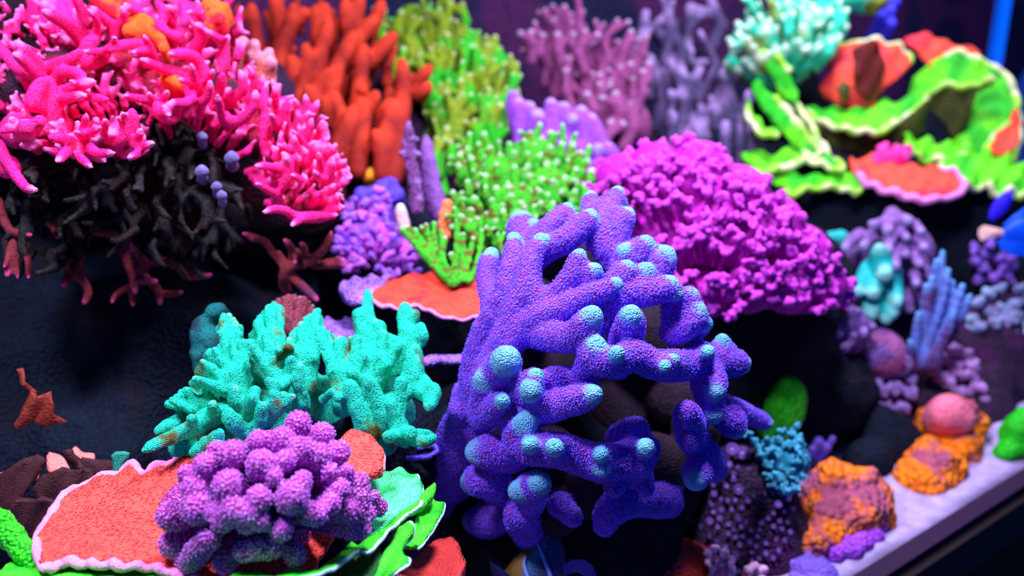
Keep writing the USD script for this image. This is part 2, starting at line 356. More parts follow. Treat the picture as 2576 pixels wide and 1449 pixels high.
# ---------------------------------------------------------------- the setting: back wall, sand, front frame, live rock
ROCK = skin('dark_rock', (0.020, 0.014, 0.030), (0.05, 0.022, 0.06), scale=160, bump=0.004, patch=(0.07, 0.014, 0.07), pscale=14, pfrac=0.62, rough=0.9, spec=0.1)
SHADEROCK = skin('painted_shade_rock', (0.003, 0.006, 0.014), (0.005, 0.009, 0.020), scale=120, bump=0.003, patch=(0.008, 0.007, 0.012), pscale=18, pfrac=0.6, rough=0.9, spec=0.1)  # dark rock with the navy of the shaded water painted into its colour
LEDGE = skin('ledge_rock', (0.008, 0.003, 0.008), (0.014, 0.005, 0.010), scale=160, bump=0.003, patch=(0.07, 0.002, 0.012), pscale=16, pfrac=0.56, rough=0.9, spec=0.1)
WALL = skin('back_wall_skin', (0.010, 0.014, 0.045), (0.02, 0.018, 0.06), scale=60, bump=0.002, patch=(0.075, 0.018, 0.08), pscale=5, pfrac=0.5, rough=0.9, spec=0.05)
SANDM = skin('violet_painted_sand', (0.40, 0.30, 0.58), (0.52, 0.42, 0.72), scale=700, bump=0.0008, rough=0.9, spec=0.1)  # white sand with the violet tint of the lamps painted into its colour
FRAME = skin('black_frame', (0.008, 0.004, 0.006), None, scale=30, bump=0.0, rough=0.6, spec=0.1, mottle=0.1)
SEAL = skin('dark_seal', (0.020, 0.006, 0.03), None, scale=30, bump=0.0, rough=0.6, spec=0.1, mottle=0.1)
WOOD = skin('dark_cabinet', (0.06, 0.018, 0.010), None, scale=30, bump=0.0, rough=0.8, spec=0.03, mottle=0.4)
BLUEP = skin('painted_blue_light_acrylic', (0.008, 0.035, 0.22), None, scale=30, bump=0.0, rough=0.3, spec=0.4, mottle=0.1)  # blue light on the clear panel painted in as its colour
BLUEE = skin('painted_blue_light_edge', (0.0, 0.16, 0.95), None, scale=30, bump=0.0, rough=0.3, spec=0.4, mottle=0.0)  # bright blue light along the panel edge, painted as colour
def box(s0, s1, t0, t1, z0, z1, bev=0.003):
    import manifold3d as m3
    c = m3.CrossSection([[(s0 + bev, z0 + bev), (s1 - bev, z0 + bev), (s1 - bev, z1 - bev), (s0 + bev, z1 - bev)]]).offset(bev, m3.JoinType.Round, 2, 12)
    me = c.extrude(t1 - t0).to_mesh(); q = me.vert_properties[:, :3]
    v = GLASS0 + GDIR * q[:, :1] + GNRM * (t0 + q[:, 2:3]) + np.array([0, 0, 1.0]) * q[:, 1:2]
    f = me.tri_verts.astype(int); e = np.cross(v[f[:, 1]] - v[f[:, 0]], v[f[:, 2]] - v[f[:, 0]])
    if np.einsum('ij,ij->', e, v[f[:, 0]] - v.mean(0)) < 0: f = f[:, ::-1]
    return v, f
def solo(name, mesh, mat, label, cat=None, kind=None, smooth=False, group=None):
    v, f = mesh; at = np.array([v[:, 0].mean(), v[:, 1].mean(), v[:, 2].min()])
    p = put(('/World', at), name, v, f, vnormals(v, f) if smooth else None, mat, label=label, kind=kind)
    pr = stage.GetPrimAtPath(p[0]); UsdGeom.Xformable(pr).AddTranslateOp().Set(Gf.Vec3d(*at))
    group = group or GROUPS.get(name)
    if cat: pr.SetCustomDataByKey('category', cat)
    if group: pr.SetCustomDataByKey('group', group)
    return p
TD = 1.02
solo('wall_back', box(-1.2, 3.2, TD, TD + 0.02, -0.02, 0.80), WALL, 'dark back panel of the tank with purple crust', kind='structure')
gx, gy = np.meshgrid(np.linspace(-1.1, 3.1, 260), np.linspace(0.004, TD, 60), indexing='ij')
sv = GLASS0 + GDIR * gx.reshape(-1, 1) + GNRM * gy.reshape(-1, 1)
sv[:, 2] = (meshkit.fbm(sv * 9, 3, 4) - 0.5) * 0.016 + (meshkit.fbm(sv * 60, 2, 5) - 0.5) * 0.004
ii = np.arange(260 * 60).reshape(260, 60); sf = np.stack([ii[:-1, :-1], ii[1:, :-1], ii[1:, 1:], ii[:-1, 1:]], -1).reshape(-1, 4)
sb = sv.copy(); sb[:, 2] = -0.03
rimi = np.r_[ii[:, 0], ii[-1, 1:], ii[-2::-1, -1], ii[0, -2:0:-1]]; rj = np.roll(rimi, -1); NS = len(sv)
sf = np.vstack([sf[:, [0, 1, 2]], sf[:, [0, 2, 3]], sf[:, [0, 2, 1]] + NS, sf[:, [0, 3, 2]] + NS, np.c_[rj, rimi, rimi + NS], np.c_[rj, rimi + NS, rj + NS]])
solo('floor', (np.vstack([sv, sb]), sf), SANDM, 'white sand bed with violet lamp light painted into its colour along the front glass', kind='structure', smooth=True)
solo('trim_1', box(-1.2, 3.2, -0.020, 0.0, -0.030, 0.004), SEAL, 'dark purple seal strip along the foot of the front glass', kind='structure')
solo('trim_2', box(-1.2, 3.2, -0.030, -0.020, -0.055, -0.006), FRAME, 'black lower frame of the tank', kind='structure')
solo('tank_stand_3', box(-1.2, 3.2, -0.026, 1.0, -0.60, -0.056), WOOD, 'dark brown cabinet front under the tank frame', kind='structure')  # the tank stand below the frame, not a trim strip
PT = thing('overflow_panel', 'acrylic panel and edge with blue light painted into their colour at upper right', 'panel', at=P(2500, 60, 2.1))
def quadbox(px, d, thick, mat, name):
    v = P([p[0] for p in px], [p[1] for p in px], np.full(4, d)); b = v + np.array([0, thick, 0]); V = np.vstack([v, b])
    Fq = np.array([[0, 1, 2, 3], [7, 6, 5, 4], [1, 0, 4, 5], [2, 1, 5, 6], [3, 2, 6, 7], [0, 3, 7, 4]]); 
    put(PT, name, V, np.vstack([Fq[:, [0, 1, 2]], Fq[:, [0, 2, 3]]]), None, mat)
quadbox([(2492, 330), (2490, 560), (2760, 560), (2760, -120)], 2.13, 0.01, BLUEP, 'panel_sheet')
quadbox([(2470, 330), (2494, 330), (2565, -120), (2541, -120)], 2.12, 0.03, BLUEE, 'panel_edge')
def rock(label, blobs, mat, vox=0.007, k=0.05, amp=0.018, freq=16, seed=5, name='reef_rock'):
    """blobs: (x, y, depth, radius in metres) in the photograph's frame, or world points with radius as (X, Y, Z, r) when x is a tuple"""
    fld = Field()
    for b in blobs:
        if isinstance(b[0], tuple): a = P(*b[0]); c = P(*b[1]); fld.cone(a, c, b[2], b[3], 0)
        else: p = P(*b[:3]); fld.cone(p, p, b[3], b[3], 0)
    v, f, _ = fld.mesh(vox, k); n = vnormals(v, f)
    v = v + n * ((meshkit.fbm(v * freq, 4, seed) - 0.5) * 2 * amp)[:, None]; v[:, 2] = np.maximum(v[:, 2], -0.012)
    return solo(name, (v, f), mat, label, 'rock', smooth=True)

# ---------------------------------------------------------------- live rock that carries the corals
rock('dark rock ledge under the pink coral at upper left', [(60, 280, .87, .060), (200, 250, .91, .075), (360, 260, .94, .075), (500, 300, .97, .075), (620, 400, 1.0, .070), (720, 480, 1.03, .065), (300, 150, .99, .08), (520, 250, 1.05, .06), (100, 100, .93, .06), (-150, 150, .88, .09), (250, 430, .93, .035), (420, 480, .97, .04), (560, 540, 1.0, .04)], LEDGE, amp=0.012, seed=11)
rock('dark rock face with navy shade painted into its colour in the hollow at the left', [(-200, 700, 1.02, .14), (150, 620, 1.06, .12), (150, 900, 1.0, .12), (430, 700, 1.08, .11), (480, 960, 1.02, .12), (-100, 1150, .92, .12), (250, 1200, .90, .08), (700, 700, 1.16, .10)], SHADEROCK, seed=12)
rock('dark rock under the turquoise coral', [(560, 1180, .78, .055), (750, 1130, .80, .060), (930, 1120, .80, .055), (660, 1320, .76, .05), (820, 1420, .74, .05), (960, 1250, .80, .05), (600, 1520, .74, .06), (800, 1560, .73, .07), (400, 1620, .74, .07), (250, 1600, .70, .06)], SHADEROCK, seed=13)
rock('dark rock under the purple finger coral', [(1200, 1130, .90, .07), (1350, 1250, .88, .07), (1560, 1230, .90, .08), (1640, 1080, .97, .07), (1500, 1000, .98, .08), (1300, 900, 1.0, .07), (1480, 1450, .90, .07), (1250, 1450, .87, .06), (1740, 1250, 1.0, .05)], SHADEROCK, seed=14)
rock('purple crusted rock shelf behind the turquoise coral', [(900, 650, 1.09, .045), (1000, 640, 1.12, .05), (1100, 600, 1.16, .055), (930, 580, 1.13, .045), (1060, 730, 1.08, .04), (1150, 680, 1.12, .05), (1000, 870, 1.15, .08), (1150, 870, 1.12, .07), (900, 820, 1.15, .05)], SHADEROCK, amp=0.01, seed=15)
rock('rock carrying the orange and the yellow-green branching corals', [(780, 420, 1.22, .09), (950, 460, 1.28, .09), (1120, 480, 1.33, .09), (650, 300, 1.20, .08), (1250, 420, 1.38, .08), (900, 250, 1.36, .08), (1150, 250, 1.42, .06)], ROCK, seed=16)
rock('rock under the magenta cluster coral', [(1560, 560, 1.06, .06), (1720, 560, 1.08, .08), (1880, 640, 1.09, .08), (2020, 720, 1.10, .06), (1720, 720, 1.06, .06), (1850, 850, 1.14, .10), (2000, 980, 1.20, .10), (1750, 960, 1.12, .08)], SHADEROCK, seed=17)
rock('tall dark rock at the back carrying the mauve, slate and scroll corals', [(1450, 400, 1.50, .08), (1600, 450, 1.52, .09), (1760, 450, 1.55, .10), (1450, 560, 1.42, .10), (1900, 500, 1.55, .10), (1980, 280, 1.66, .08), (1700, 600, 1.45, .12), (2060, 520, 1.50, .10), (2220, 540, 1.50, .10), (2380, 560, 1.52, .10), (2540, 560, 1.55, .10), (2250, 380, 1.62, .09), (2420, 380, 1.66, .09), (2150, 700, 1.52, .13), (2400, 720, 1.52, .12), (2100, 950, 1.45, .14), (2560, 820, 1.52, .14)], SHADEROCK, seed=18)
rock('rock under the lavender polyp clusters at the right', [(2260, 960, 1.30, .07), (2380, 950, 1.32, .08), (2500, 880, 1.36, .09), (2420, 1080, 1.27, .07), (2280, 1090, 1.24, .05), (2200, 900, 1.34, .06), (2560, 1000, 1.36, .07)], ROCK, seed=20)
rock('dark rock covered in button polyps right of the purple finger coral', [(1850, 1200, .955, .035), (1900, 1260, .95, .043), (1860, 1360, .945, .045), (1950, 1330, .955, .032), (1800, 1430, .935, .04), (1920, 1440, .935, .04)], ROCK, vox=0.004, k=0.03, amp=0.006, seed=21)
rock('low dark lump added on the sand to stand in for the shade between the two orange rocks', [(2200, 1090, 1.16, .035), (2250, 1140, 1.15, .04), (2300, 1200, 1.14, .03), (2350, 1130, 1.20, .04), (2180, 1170, 1.10, .03)], SHADEROCK, vox=0.005, k=0.03, amp=0.01, seed=22)  # added dark body covering bright sand where only shade lies

# ---------------------------------------------------------------- pink branching coral, upper left
PINK = skin('pink_branch_skin', (0.93, 0.001, 0.07), (0.96, 0.022, 0.38), tip=(0.98, 0.30, 0.80), scale=420, dotsize=0.5, soft=0.3, bump=0.0012, sss=0.0)
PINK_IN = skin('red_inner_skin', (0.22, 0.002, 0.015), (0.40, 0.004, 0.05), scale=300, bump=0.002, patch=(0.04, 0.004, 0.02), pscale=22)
pd = lambda x, y: 0.70 + 0.10 * (1 - y / 480) + 0.13 * (max(x, 0) / 870) ** 1.5
pk = parse("""
6>13 110,27,-20 150,42,-16 190,64,-10 218,92 235,102
5>12 112,34,-16 147,54,-12 185,82,-6 207,112
8>10- 185,-10 205,30 212,62
5>8 223,25,-10 245,58,-6 242,82 232,100
5>10 230,18,-4 260,44 285,68 290,92
5>10 306,20,-6 312,44,-2 298,66 290,90
14>17- 235,98 218,125 222,158 265,140
5>9 213,129,-24 250,131,-20 280,122,-12
5>8 288,94,-26 283,115,-20 278,124,-14
9>12- 276,124,-10 320,112,-6 348,110 372,130 365,160
5>9 362,90,-14 378,122,-8 392,152
5>9 335,131,-20 362,128,-14 378,146,-6
6>14 357,150,-22 392,166,-16 430,180,-10 472,192
5>18 425,136,-20 460,135,-14 482,142,-8 500,168 512,195
6>15 494,62,-14 510,76,-10 506,100,-6 490,122 480,136
5>9 472,30,-10 495,32,-6 508,52 514,76
5>12 522,79,-10 546,96,-8 561,108 565,140 558,172
4>7 570,92,-6 564,110
5>10 425,15,-8 436,38,-4 428,60 410,62 400,50
8>10- 395,5 412,40 402,68 422,82 442,92 457,76 466,48 455,10
5>10 315,10,-6 342,30,-2 372,44 398,50
7>13 44,107,-22 66,130,-18 92,158,-10 104,182 112,200
6>13 36,135,-18 62,157,-14 92,186,-8 112,202
8>13- 202,130,-8 176,149,-8 140,162,-4 112,178 106,198
9>14- -15,100 25,150 52,176 78,182 108,205
9>13- 212,200,-10 185,180,-12 160,180,-8 140,202 126,228
5>7 178,204,-24 205,213,-22 238,207,-22
9>12 232,206,-16 205,214,-14 165,226,-10 135,242 120,252
8>12 212,240,-16 172,246,-14 140,256,-8 120,268
9>10- 265,250,-12 236,246,-10 205,236
12>16- 108,205,-8 86,240,-14 82,262,-14 112,268,-8 128,250
15>20- 122,205 126,248 136,290 130,330
5>10 312,240,-16 346,248,-12 382,254
5>10 421,230,-22 406,256,-16 392,268
5>9 374,235,-18 383,252,-14 396,264
6>11 425,290,-22 408,272,-16 396,264
10>12- 395,262,-10 410,294,-12 430,300,-10 446,280
5>13 428,257,-16 460,259,-14 482,246,-8 474,226 446,220
5>8 412,267,-20 440,271,-16 462,264
5>9 452,200,-18 480,209,-12 500,216
5>11 480,163,-20 490,195,-14 500,225,-8 506,240
5>9 537,177,-16 521,200,-10 506,216
5>11 529,205,-14 525,240,-8 506,262 494,290
5>10 547,240,-16 556,280,-10 562,308
8>10- 560,188,-6 554,225,-4 545,255
6>12 604,180,-10 613,225,-8 600,238,-4 566,246
6>10 626,170,-8 640,205,-4 618,262
6>12 643,231,-18 641,260,-14 620,290,-8 600,306 575,306,-4 568,290
5>12 671,208,-16 664,250,-14 664,305,-10 668,385
5>9 690,218,-14 694,250,-10 682,305
8>13- 722,258,-16 716,300,-12 722,345
5>9 683,288,-20 693,312,-14 700,330
5>9 740,250,-4 752,290 745,325
5>9 768,240,0 772,280 760,320
5>9 800,255,0 785,290 765,325
6>12 712,385,-24 728,420,-20 722,452,-16 702,475,-10 692,505
5>9 645,462,-22 672,477,-18 698,492,-12
6>10 645,418,-20 680,420,-18 704,426,-12 715,418
6>12 665,534,-16 692,526,-14 718,530,-10 742,545 790,547 830,540
6>10 735,566,-10 762,550,-6 795,545
5>10 785,300,-12 770,345,-8 750,380
5>10 810,305,-8 800,345 772,392
5>9 735,330,-18 765,365,-12 770,400
5>9 700,365,-22 745,378,-18 775,380,-10
5>9 740,345,-18 752,385,-14 765,400
5>10 820,312,-6 808,360 780,410
5>10 845,365,-6 820,400 790,430
5>9 828,345,-10 795,380,-6 770,420
5>9 870,403,-6 845,430 812,455
5>9 872,428,-8 840,448,-4 815,462
5>9 882,448,-8 848,462,-4 820,475
5>9 850,390,-10 835,420,-4 822,450
5>9 856,490,-12 836,510,-8 815,520
5>9 865,520,-10 840,530,-6 815,530
5>9 838,400,-16 828,440,-14 800,455
5>9 790,430,-22 815,450,-16 830,440,-10
5>9 735,440,-24 760,455,-16 775,465
5>9 842,465,-14 822,490,-10 812,520
5>9 800,385,-18 806,420,-14 795,450
5>9 718,400,-22 745,400,-16 770,410
4>8 848,540,-10 825,545,-8 800,545
20>24- 65,322,-8 62,335
16>20- 100,305,-10 80,325
5>10 217,288,-22 211,322,-16 196,352
5>10 252,320,-22 216,341,-18 192,356
10>12- 130,346,-14 168,352,-14 190,368
7>13 145,405,-20 163,386,-18 185,356
6>10 228,420,-16 206,400,-14 188,380
6>12 286,385,-20 250,386,-18 222,370,-14 192,362
9>13- 332,280,-20 336,306,-18 320,336,-16 300,356,-12 262,346
5>8 308,284,-20 315,320,-16
5>8 297,296,-20 312,326,-16
5>9 355,325,-24 342,350,-20 322,342,-14
6>10 384,360,-18 360,366,-16 344,366,-14 324,342,-12
6>10 325,396,-18 352,382,-16 368,366
5>9 190,330,-16 210,345,-14 225,360
5>9 265,300,-16 262,325,-14 255,345
8>13 88,478,-14 70,474,-12 48,452,-8 32,428 14,400 -5,360
7>10- 5,330 30,322,-6 60,330,-6
8>12 30,300 60,318
""")
pb = place(pk, pd, -0.012, 0.022)
rng = np.random.default_rng(4)
pfill = bush([(-20, -20), (600, -20), (640, 150), (760, 260), (860, 420), (860, 500), (760, 540), (690, 480), (640, 380), (560, 300), (420, 285), (330, 240), (200, 270), (-20, 290)], 27, rng, (380, 420), 60, 8, lambda x, y: pd(x, y) + 0.026, up=0.35, bend=0.3, fork=0.5, basedepth=0.035, jitter=0.012)
for b in pfill: b['r'] = b['r'] * np.linspace(0.75, 1.15, len(b['r']))
pfill += bush([(30, 300), (380, 290), (380, 370), (280, 390), (30, 370)], 30, rng, (200, 380), 45, 9, lambda x, y: pd(x, y) + 0.006, up=0.2, bend=0.3, fork=0.4, basedepth=0.03, jitter=0.01)
pfill += bush([(690, 240), (790, 260), (860, 380), (885, 440), (860, 520), (780, 500), (720, 440), (650, 400)], 26, rng, (690, 520), 48, 5.6, lambda x, y: pd(x, y) - 0.002, up=0.3, bend=0.2, fork=0.6, basedepth=0.03, jitter=0.012)
pcore = [(P(x, y, pd(x, y) + dd), r) for x, y, dd, r in [(60, 230, .055, .022), (160, 210, .055, .03), (280, 190, .06, .03), (400, 210, .06, .03), (500, 230, .06, .03), (580, 270, .055, .026), (660, 340, .055, .026), (730, 420, .05, .024), (790, 480, .045, .022), (740, 520, .04, .016), (150, 340, .045, .016), (250, 350, .045, .016), (320, 345, .04, .012), (50, 330, .045, .016), (150, 60, .06, .03), (320, 60, .065, .03), (470, 80, .065, .03), (20, 420, .03, .01)]]
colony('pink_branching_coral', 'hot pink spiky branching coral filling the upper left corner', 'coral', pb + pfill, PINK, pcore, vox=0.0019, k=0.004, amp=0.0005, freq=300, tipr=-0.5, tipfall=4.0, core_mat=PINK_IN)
SPONGE = skin('orange_sponge_skin', (0.85, 0.06, 0.01), (0.95, 0.22, 0.02), scale=700, bump=0.0014, patch=(0.9, 0.015, 0.05), pscale=45, pfrac=0.55)
def lumps(name, label, cat, pts, mat, depth, vox=0.0022, k=0.008, amp=0.0012, freq=150, part='lobe', group=None, back=0.015, tip=False, tipr=0.5, tipfall=1.2, core=()):
    br = []
    for q in pts:
        x, y, r = q[:3]; d = depth(x, y) + (q[3] / 1000 if len(q) > 3 else 0); p = P(x, y, d)
        br.append(dict(pts=np.array([p, p + FWD * back * 0.8 - np.array([0, 0, back * 0.6])]), r=np.array([r, r]) * d / FPX, tip=tip, part=part))
    return colony(name, label, cat, br, mat, core, group=group, vox=vox, k=k, amp=amp, freq=freq, tipr=tipr, tipfall=tipfall)
lumps('orange_sponge', 'orange-red crusty sponge between the pink branches near the top edge', 'sponge', [(270, 10, 26), (290, 30, 20), (325, 50, 17), (350, 48, 15), (370, 60, 20), (335, 75, 14), (385, 82, 16), (405, 100, 13), (410, 120, 11), (320, 80, 12), (300, 0, 22), (240, -5, 18)], SPONGE, lambda x, y: pd(x, y) + 0.006)
lumps('orange_sponge', 'orange sponge beside the top ends of the pink coral, next to the red-orange branches', 'sponge', [(525, 10, 16), (540, 25, 18), (550, 45, 15), (530, 40, 12), (565, 20, 13), (520, 62, 10)], SPONGE, lambda x, y: pd(x, y) + 0.008)
lumps('orange_sponge', 'small orange sponge patch under the pink fork, below the middle of the pink coral', 'sponge', [(425, 205, 14), (440, 200, 12), (415, 195, 10), (450, 212, 10)], SPONGE, lambda x, y: pd(x, y) + 0.006)
RINGP = skin('pale_lilac_skin', (0.10, 0.08, 0.22), (0.22, 0.18, 0.45), scale=600, bump=0.001)
for i, (x, y, r, lb) in enumerate([(508, 345, 13, 'pale lilac mushroom polyp on the dark ledge, highest of the five'), (508, 432, 16, 'pale lilac mushroom polyp with a broad cap on the dark ledge'), (583, 398, 17, 'lilac mushroom polyp under the pink branches right of the dark ledge'), (545, 470, 12, 'dim lilac mushroom polyp between two others low on the ledge'), (558, 492, 12, 'small blue-lilac mushroom polyp, lowest on the dark ledge')]):
    d = pd(x, y) + 0.020
    a, c = P(x, y, d), P(x + 2, y + 20, d + 0.022)
    colony('mushroom_polyp', lb, 'polyp', [dict(pts=np.array([P(x - r * .6, y, d), P(x, y - r * .25, d), P(x + r * .6, y, d)]), r=np.array([.55, .75, .55]) * r * d / FPX, tip=False, part='cap'), dict(pts=np.array([P(x, y + 6, d + .002), c]), r=np.array([.7, .95]) * r * d / FPX, tip=False, part='stalk')], RINGP, vox=0.0014, k=0.003, amp=0.0005, freq=400)
DEAD = skin('dead_branch_skin', (0.004, 0.003, 0.004), (0.007, 0.005, 0.006), scale=300, bump=0.001, patch=(0.016, 0.006, 0.005), pscale=30, pfrac=0.6)
rng = np.random.default_rng(8)
dd_ = lambda x, y: pd(x, min(y, 480)) + 0.05 + 0.0002 * max(y - 480, 0)
db = bush([(0, 420), (300, 400), (420, 330), (560, 380), (640, 520), (600, 700), (420, 700), (300, 640), (60, 720), (0, 640)], 40, rng, (380, 300), 90, 9, dd_, up=-0.5, bend=0.5, fork=0.7, basedepth=0.04, jitter=0.03)
colony('bare_branch_tangle', 'tangle of bare grey-brown dead branches hanging in the dark under the pink coral', 'coral', db, DEAD, [(P(100, 400, .86), .02), (P(300, 400, .88), .03), (P(480, 440, .90), .03), (P(560, 540, .93), .025)], vox=0.0026, k=0.005, amp=0.001, freq=150)
HANG = skin('red_branch_skin', (0.20, 0.014, 0.016), (0.26, 0.03, 0.05), tip=(0.92, 0.08, 0.38), scale=420, bump=0.001, patch=(0.20, 0.03, 0.10), pscale=25, pfrac=0.6)
hd = lambda x, y: 0.80 + 0.00012 * x
def traced(name, label, cat, text, mat, depth, o0=0.0, o1=0.015, vox=0.0018, k=0.004, amp=0.0005, freq=250, tipr=0.5, tipfall=2.0, core=(), group=None):
    return colony(name, label, cat, place(parse(text), depth, o0, o1), mat, core, vox=vox, k=k, amp=amp, freq=freq, tipr=tipr, tipfall=tipfall, group=group)
traced('hanging_branch', 'short red coral branch hanging at the left edge with a bright pink cross tip', 'coral', """
5>7 78,592,-6 50,588,-4 30,583 24,590
11>8- -5,505,20 10,555,10 24,578
4>6 10,672,-4 24,640 34,600
7>8 18,692 28,660 32,595
4>6 45,700 40,650 36,600
4>7 72,700,8 70,650,8 62,610,8 40,585
""", HANG, lambda x, y: hd(x, y) - 0.04, tipr=0.4)
traced('hanging_branch', 'forked red-brown coral branch hanging left of centre in the dark hollow', 'coral', """
5>6 115,634,-14 150,644,-10 170,654,-6 176,675,-4 174,694
12>10- 160,555,30 178,595,15 180,645,6 172,692
6>9 158,716 172,700 178,680
6>9 212,762 222,735 214,712 198,694 200,660 208,610
10>12- 240,575,30 215,590,15 206,625,8
4>7 145,600,10 130,570,20 100,545,40
""", HANG, hd, tipr=0.4)
traced('hanging_branch', 'longest red coral branch reaching right in the dark hollow with a lilac tip', 'coral', """
6>9 530,692,-14 478,696,-10 445,670,-8 410,656,-4 374,664
9>10- 372,665 345,640 315,610,6 288,590,14 235,582,30
8>11- 370,668 335,682,4 325,660,6
6>9 340,735,-12 330,690,-10 316,652,-6 308,608
6>7 392,708,-12 362,706,-10 336,704,-8
""", HANG, hd, tipr=0.4)
traced('hanging_branch', 'thin dim brown branch below the long red one in the hollow', 'coral', """
4>6 282,760 298,736 330,722 360,715,10
4>6 334,768 334,735 330,720
5>6 402,764 400,735 390,715
4>6 458,735 430,740 405,738
6>7- 402,738 380,712 362,690,20
""", HANG, lambda x, y: hd(x, y) + 0.01, tipr=0.3)
traced('hanging_branch', 'dark red antler branch under the right end of the pink coral', 'coral', """
5>8 612,588,-10 640,597,-8 665,606,-4 686,636 712,662
4>6 632,600,-8 660,606
7>10 796,754 765,724 735,695 712,662 700,640,10
6>9 717,604,-12 735,632,-8 737,668
5>8 757,611,-12 766,630,-8 752,658
5>11 833,585,-14 815,626,-12 790,650,-6 748,668
6>9 868,669,-8 840,666,-4 790,668
4>7 862,654,-6 838,658,-2 815,664
11>13- 740,668 715,700,6 720,730,20
5>7 742,662,-10 745,630,-10
""", HANG, lambda x, y: 0.78 + 0.0001 * x, tipr=0.2)
# leaves and plates low at the left
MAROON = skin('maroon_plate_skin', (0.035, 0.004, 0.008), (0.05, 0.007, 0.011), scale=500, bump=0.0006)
ORANGEW = skin('orange_weed_skin', (0.20, 0.022, 0.010), None, scale=200, bump=0.0008)
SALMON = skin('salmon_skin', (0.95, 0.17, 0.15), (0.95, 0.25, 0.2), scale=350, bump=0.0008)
T = thing('red_algae', 'ragged orange-red leaf of algae drifting in the dark at the left edge', 'algae', at=P(100, 1080, .72))
for o, dp in [([(75, 985), (92, 990), (97, 1030), (85, 1062), (55, 1078), (32, 1072), (50, 1040), (58, 1018)], .72), ([(95, 1000), (128, 985), (138, 1045), (170, 1060), (120, 1078), (85, 1064)], .735), ([(40, 930), (55, 925), (62, 960), (92, 985), (80, 996), (52, 965)], .74)]:
    plate(T, o, plane(90, 1030, dp, (0.2, -1, 0.2), 0.05), ORANGEW, thick=0.002, step=9, name='blade', ruffle=0.002)
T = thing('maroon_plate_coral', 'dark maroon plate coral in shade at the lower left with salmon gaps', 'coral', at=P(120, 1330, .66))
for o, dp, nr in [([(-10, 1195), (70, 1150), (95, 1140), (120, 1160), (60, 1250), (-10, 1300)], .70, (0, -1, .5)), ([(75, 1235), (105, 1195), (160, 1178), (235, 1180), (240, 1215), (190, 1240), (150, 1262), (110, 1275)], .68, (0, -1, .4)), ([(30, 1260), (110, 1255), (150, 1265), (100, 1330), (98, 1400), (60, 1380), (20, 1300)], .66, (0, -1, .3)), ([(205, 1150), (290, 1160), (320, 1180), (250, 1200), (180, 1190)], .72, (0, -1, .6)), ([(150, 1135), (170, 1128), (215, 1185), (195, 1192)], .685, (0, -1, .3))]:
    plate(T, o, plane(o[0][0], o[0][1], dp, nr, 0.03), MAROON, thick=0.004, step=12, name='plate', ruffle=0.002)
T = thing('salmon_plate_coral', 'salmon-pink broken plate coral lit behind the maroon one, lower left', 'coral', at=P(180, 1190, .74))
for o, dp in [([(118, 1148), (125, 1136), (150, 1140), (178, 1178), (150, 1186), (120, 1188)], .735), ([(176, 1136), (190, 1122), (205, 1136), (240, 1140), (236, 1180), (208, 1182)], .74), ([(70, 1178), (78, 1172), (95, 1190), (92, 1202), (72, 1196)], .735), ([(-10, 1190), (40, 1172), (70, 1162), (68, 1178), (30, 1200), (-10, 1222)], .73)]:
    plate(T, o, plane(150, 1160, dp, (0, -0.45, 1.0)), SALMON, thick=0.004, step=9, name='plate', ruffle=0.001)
GREENF = skin('dull_green_skin', (0.01, 0.22, 0.14), (0.03, 0.42, 0.26), scale=600, bump=0.001)
T = thing('green_fan', 'small green fan-shaped blade standing behind the orange plate', 'coral', at=P(295, 1195, .72))
plate(T, [(279, 1146), (288, 1139), (312, 1137), (321, 1142), (318, 1156), (305, 1176), (284, 1200), (280, 1190), (282, 1168)], plane(300, 1165, .70, (0, -1, .3)), GREENF, thick=0.004, step=7, name='blade', amp=0.0005)
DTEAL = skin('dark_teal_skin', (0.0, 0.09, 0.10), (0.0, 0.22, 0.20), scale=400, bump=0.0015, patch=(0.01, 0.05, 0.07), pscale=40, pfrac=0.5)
lumps('dark_teal_coral', 'dim teal lumpy coral head in shade left of the turquoise coral', 'coral', [(507, 820, 24), (520, 850, 26), (500, 850, 20), (535, 785, 18), (555, 778, 16), (500, 890, 22), (525, 900, 24), (545, 870, 18), (510, 930, 22), (540, 850, 18)], DTEAL, lambda x, y: 0.80, back=0.03)

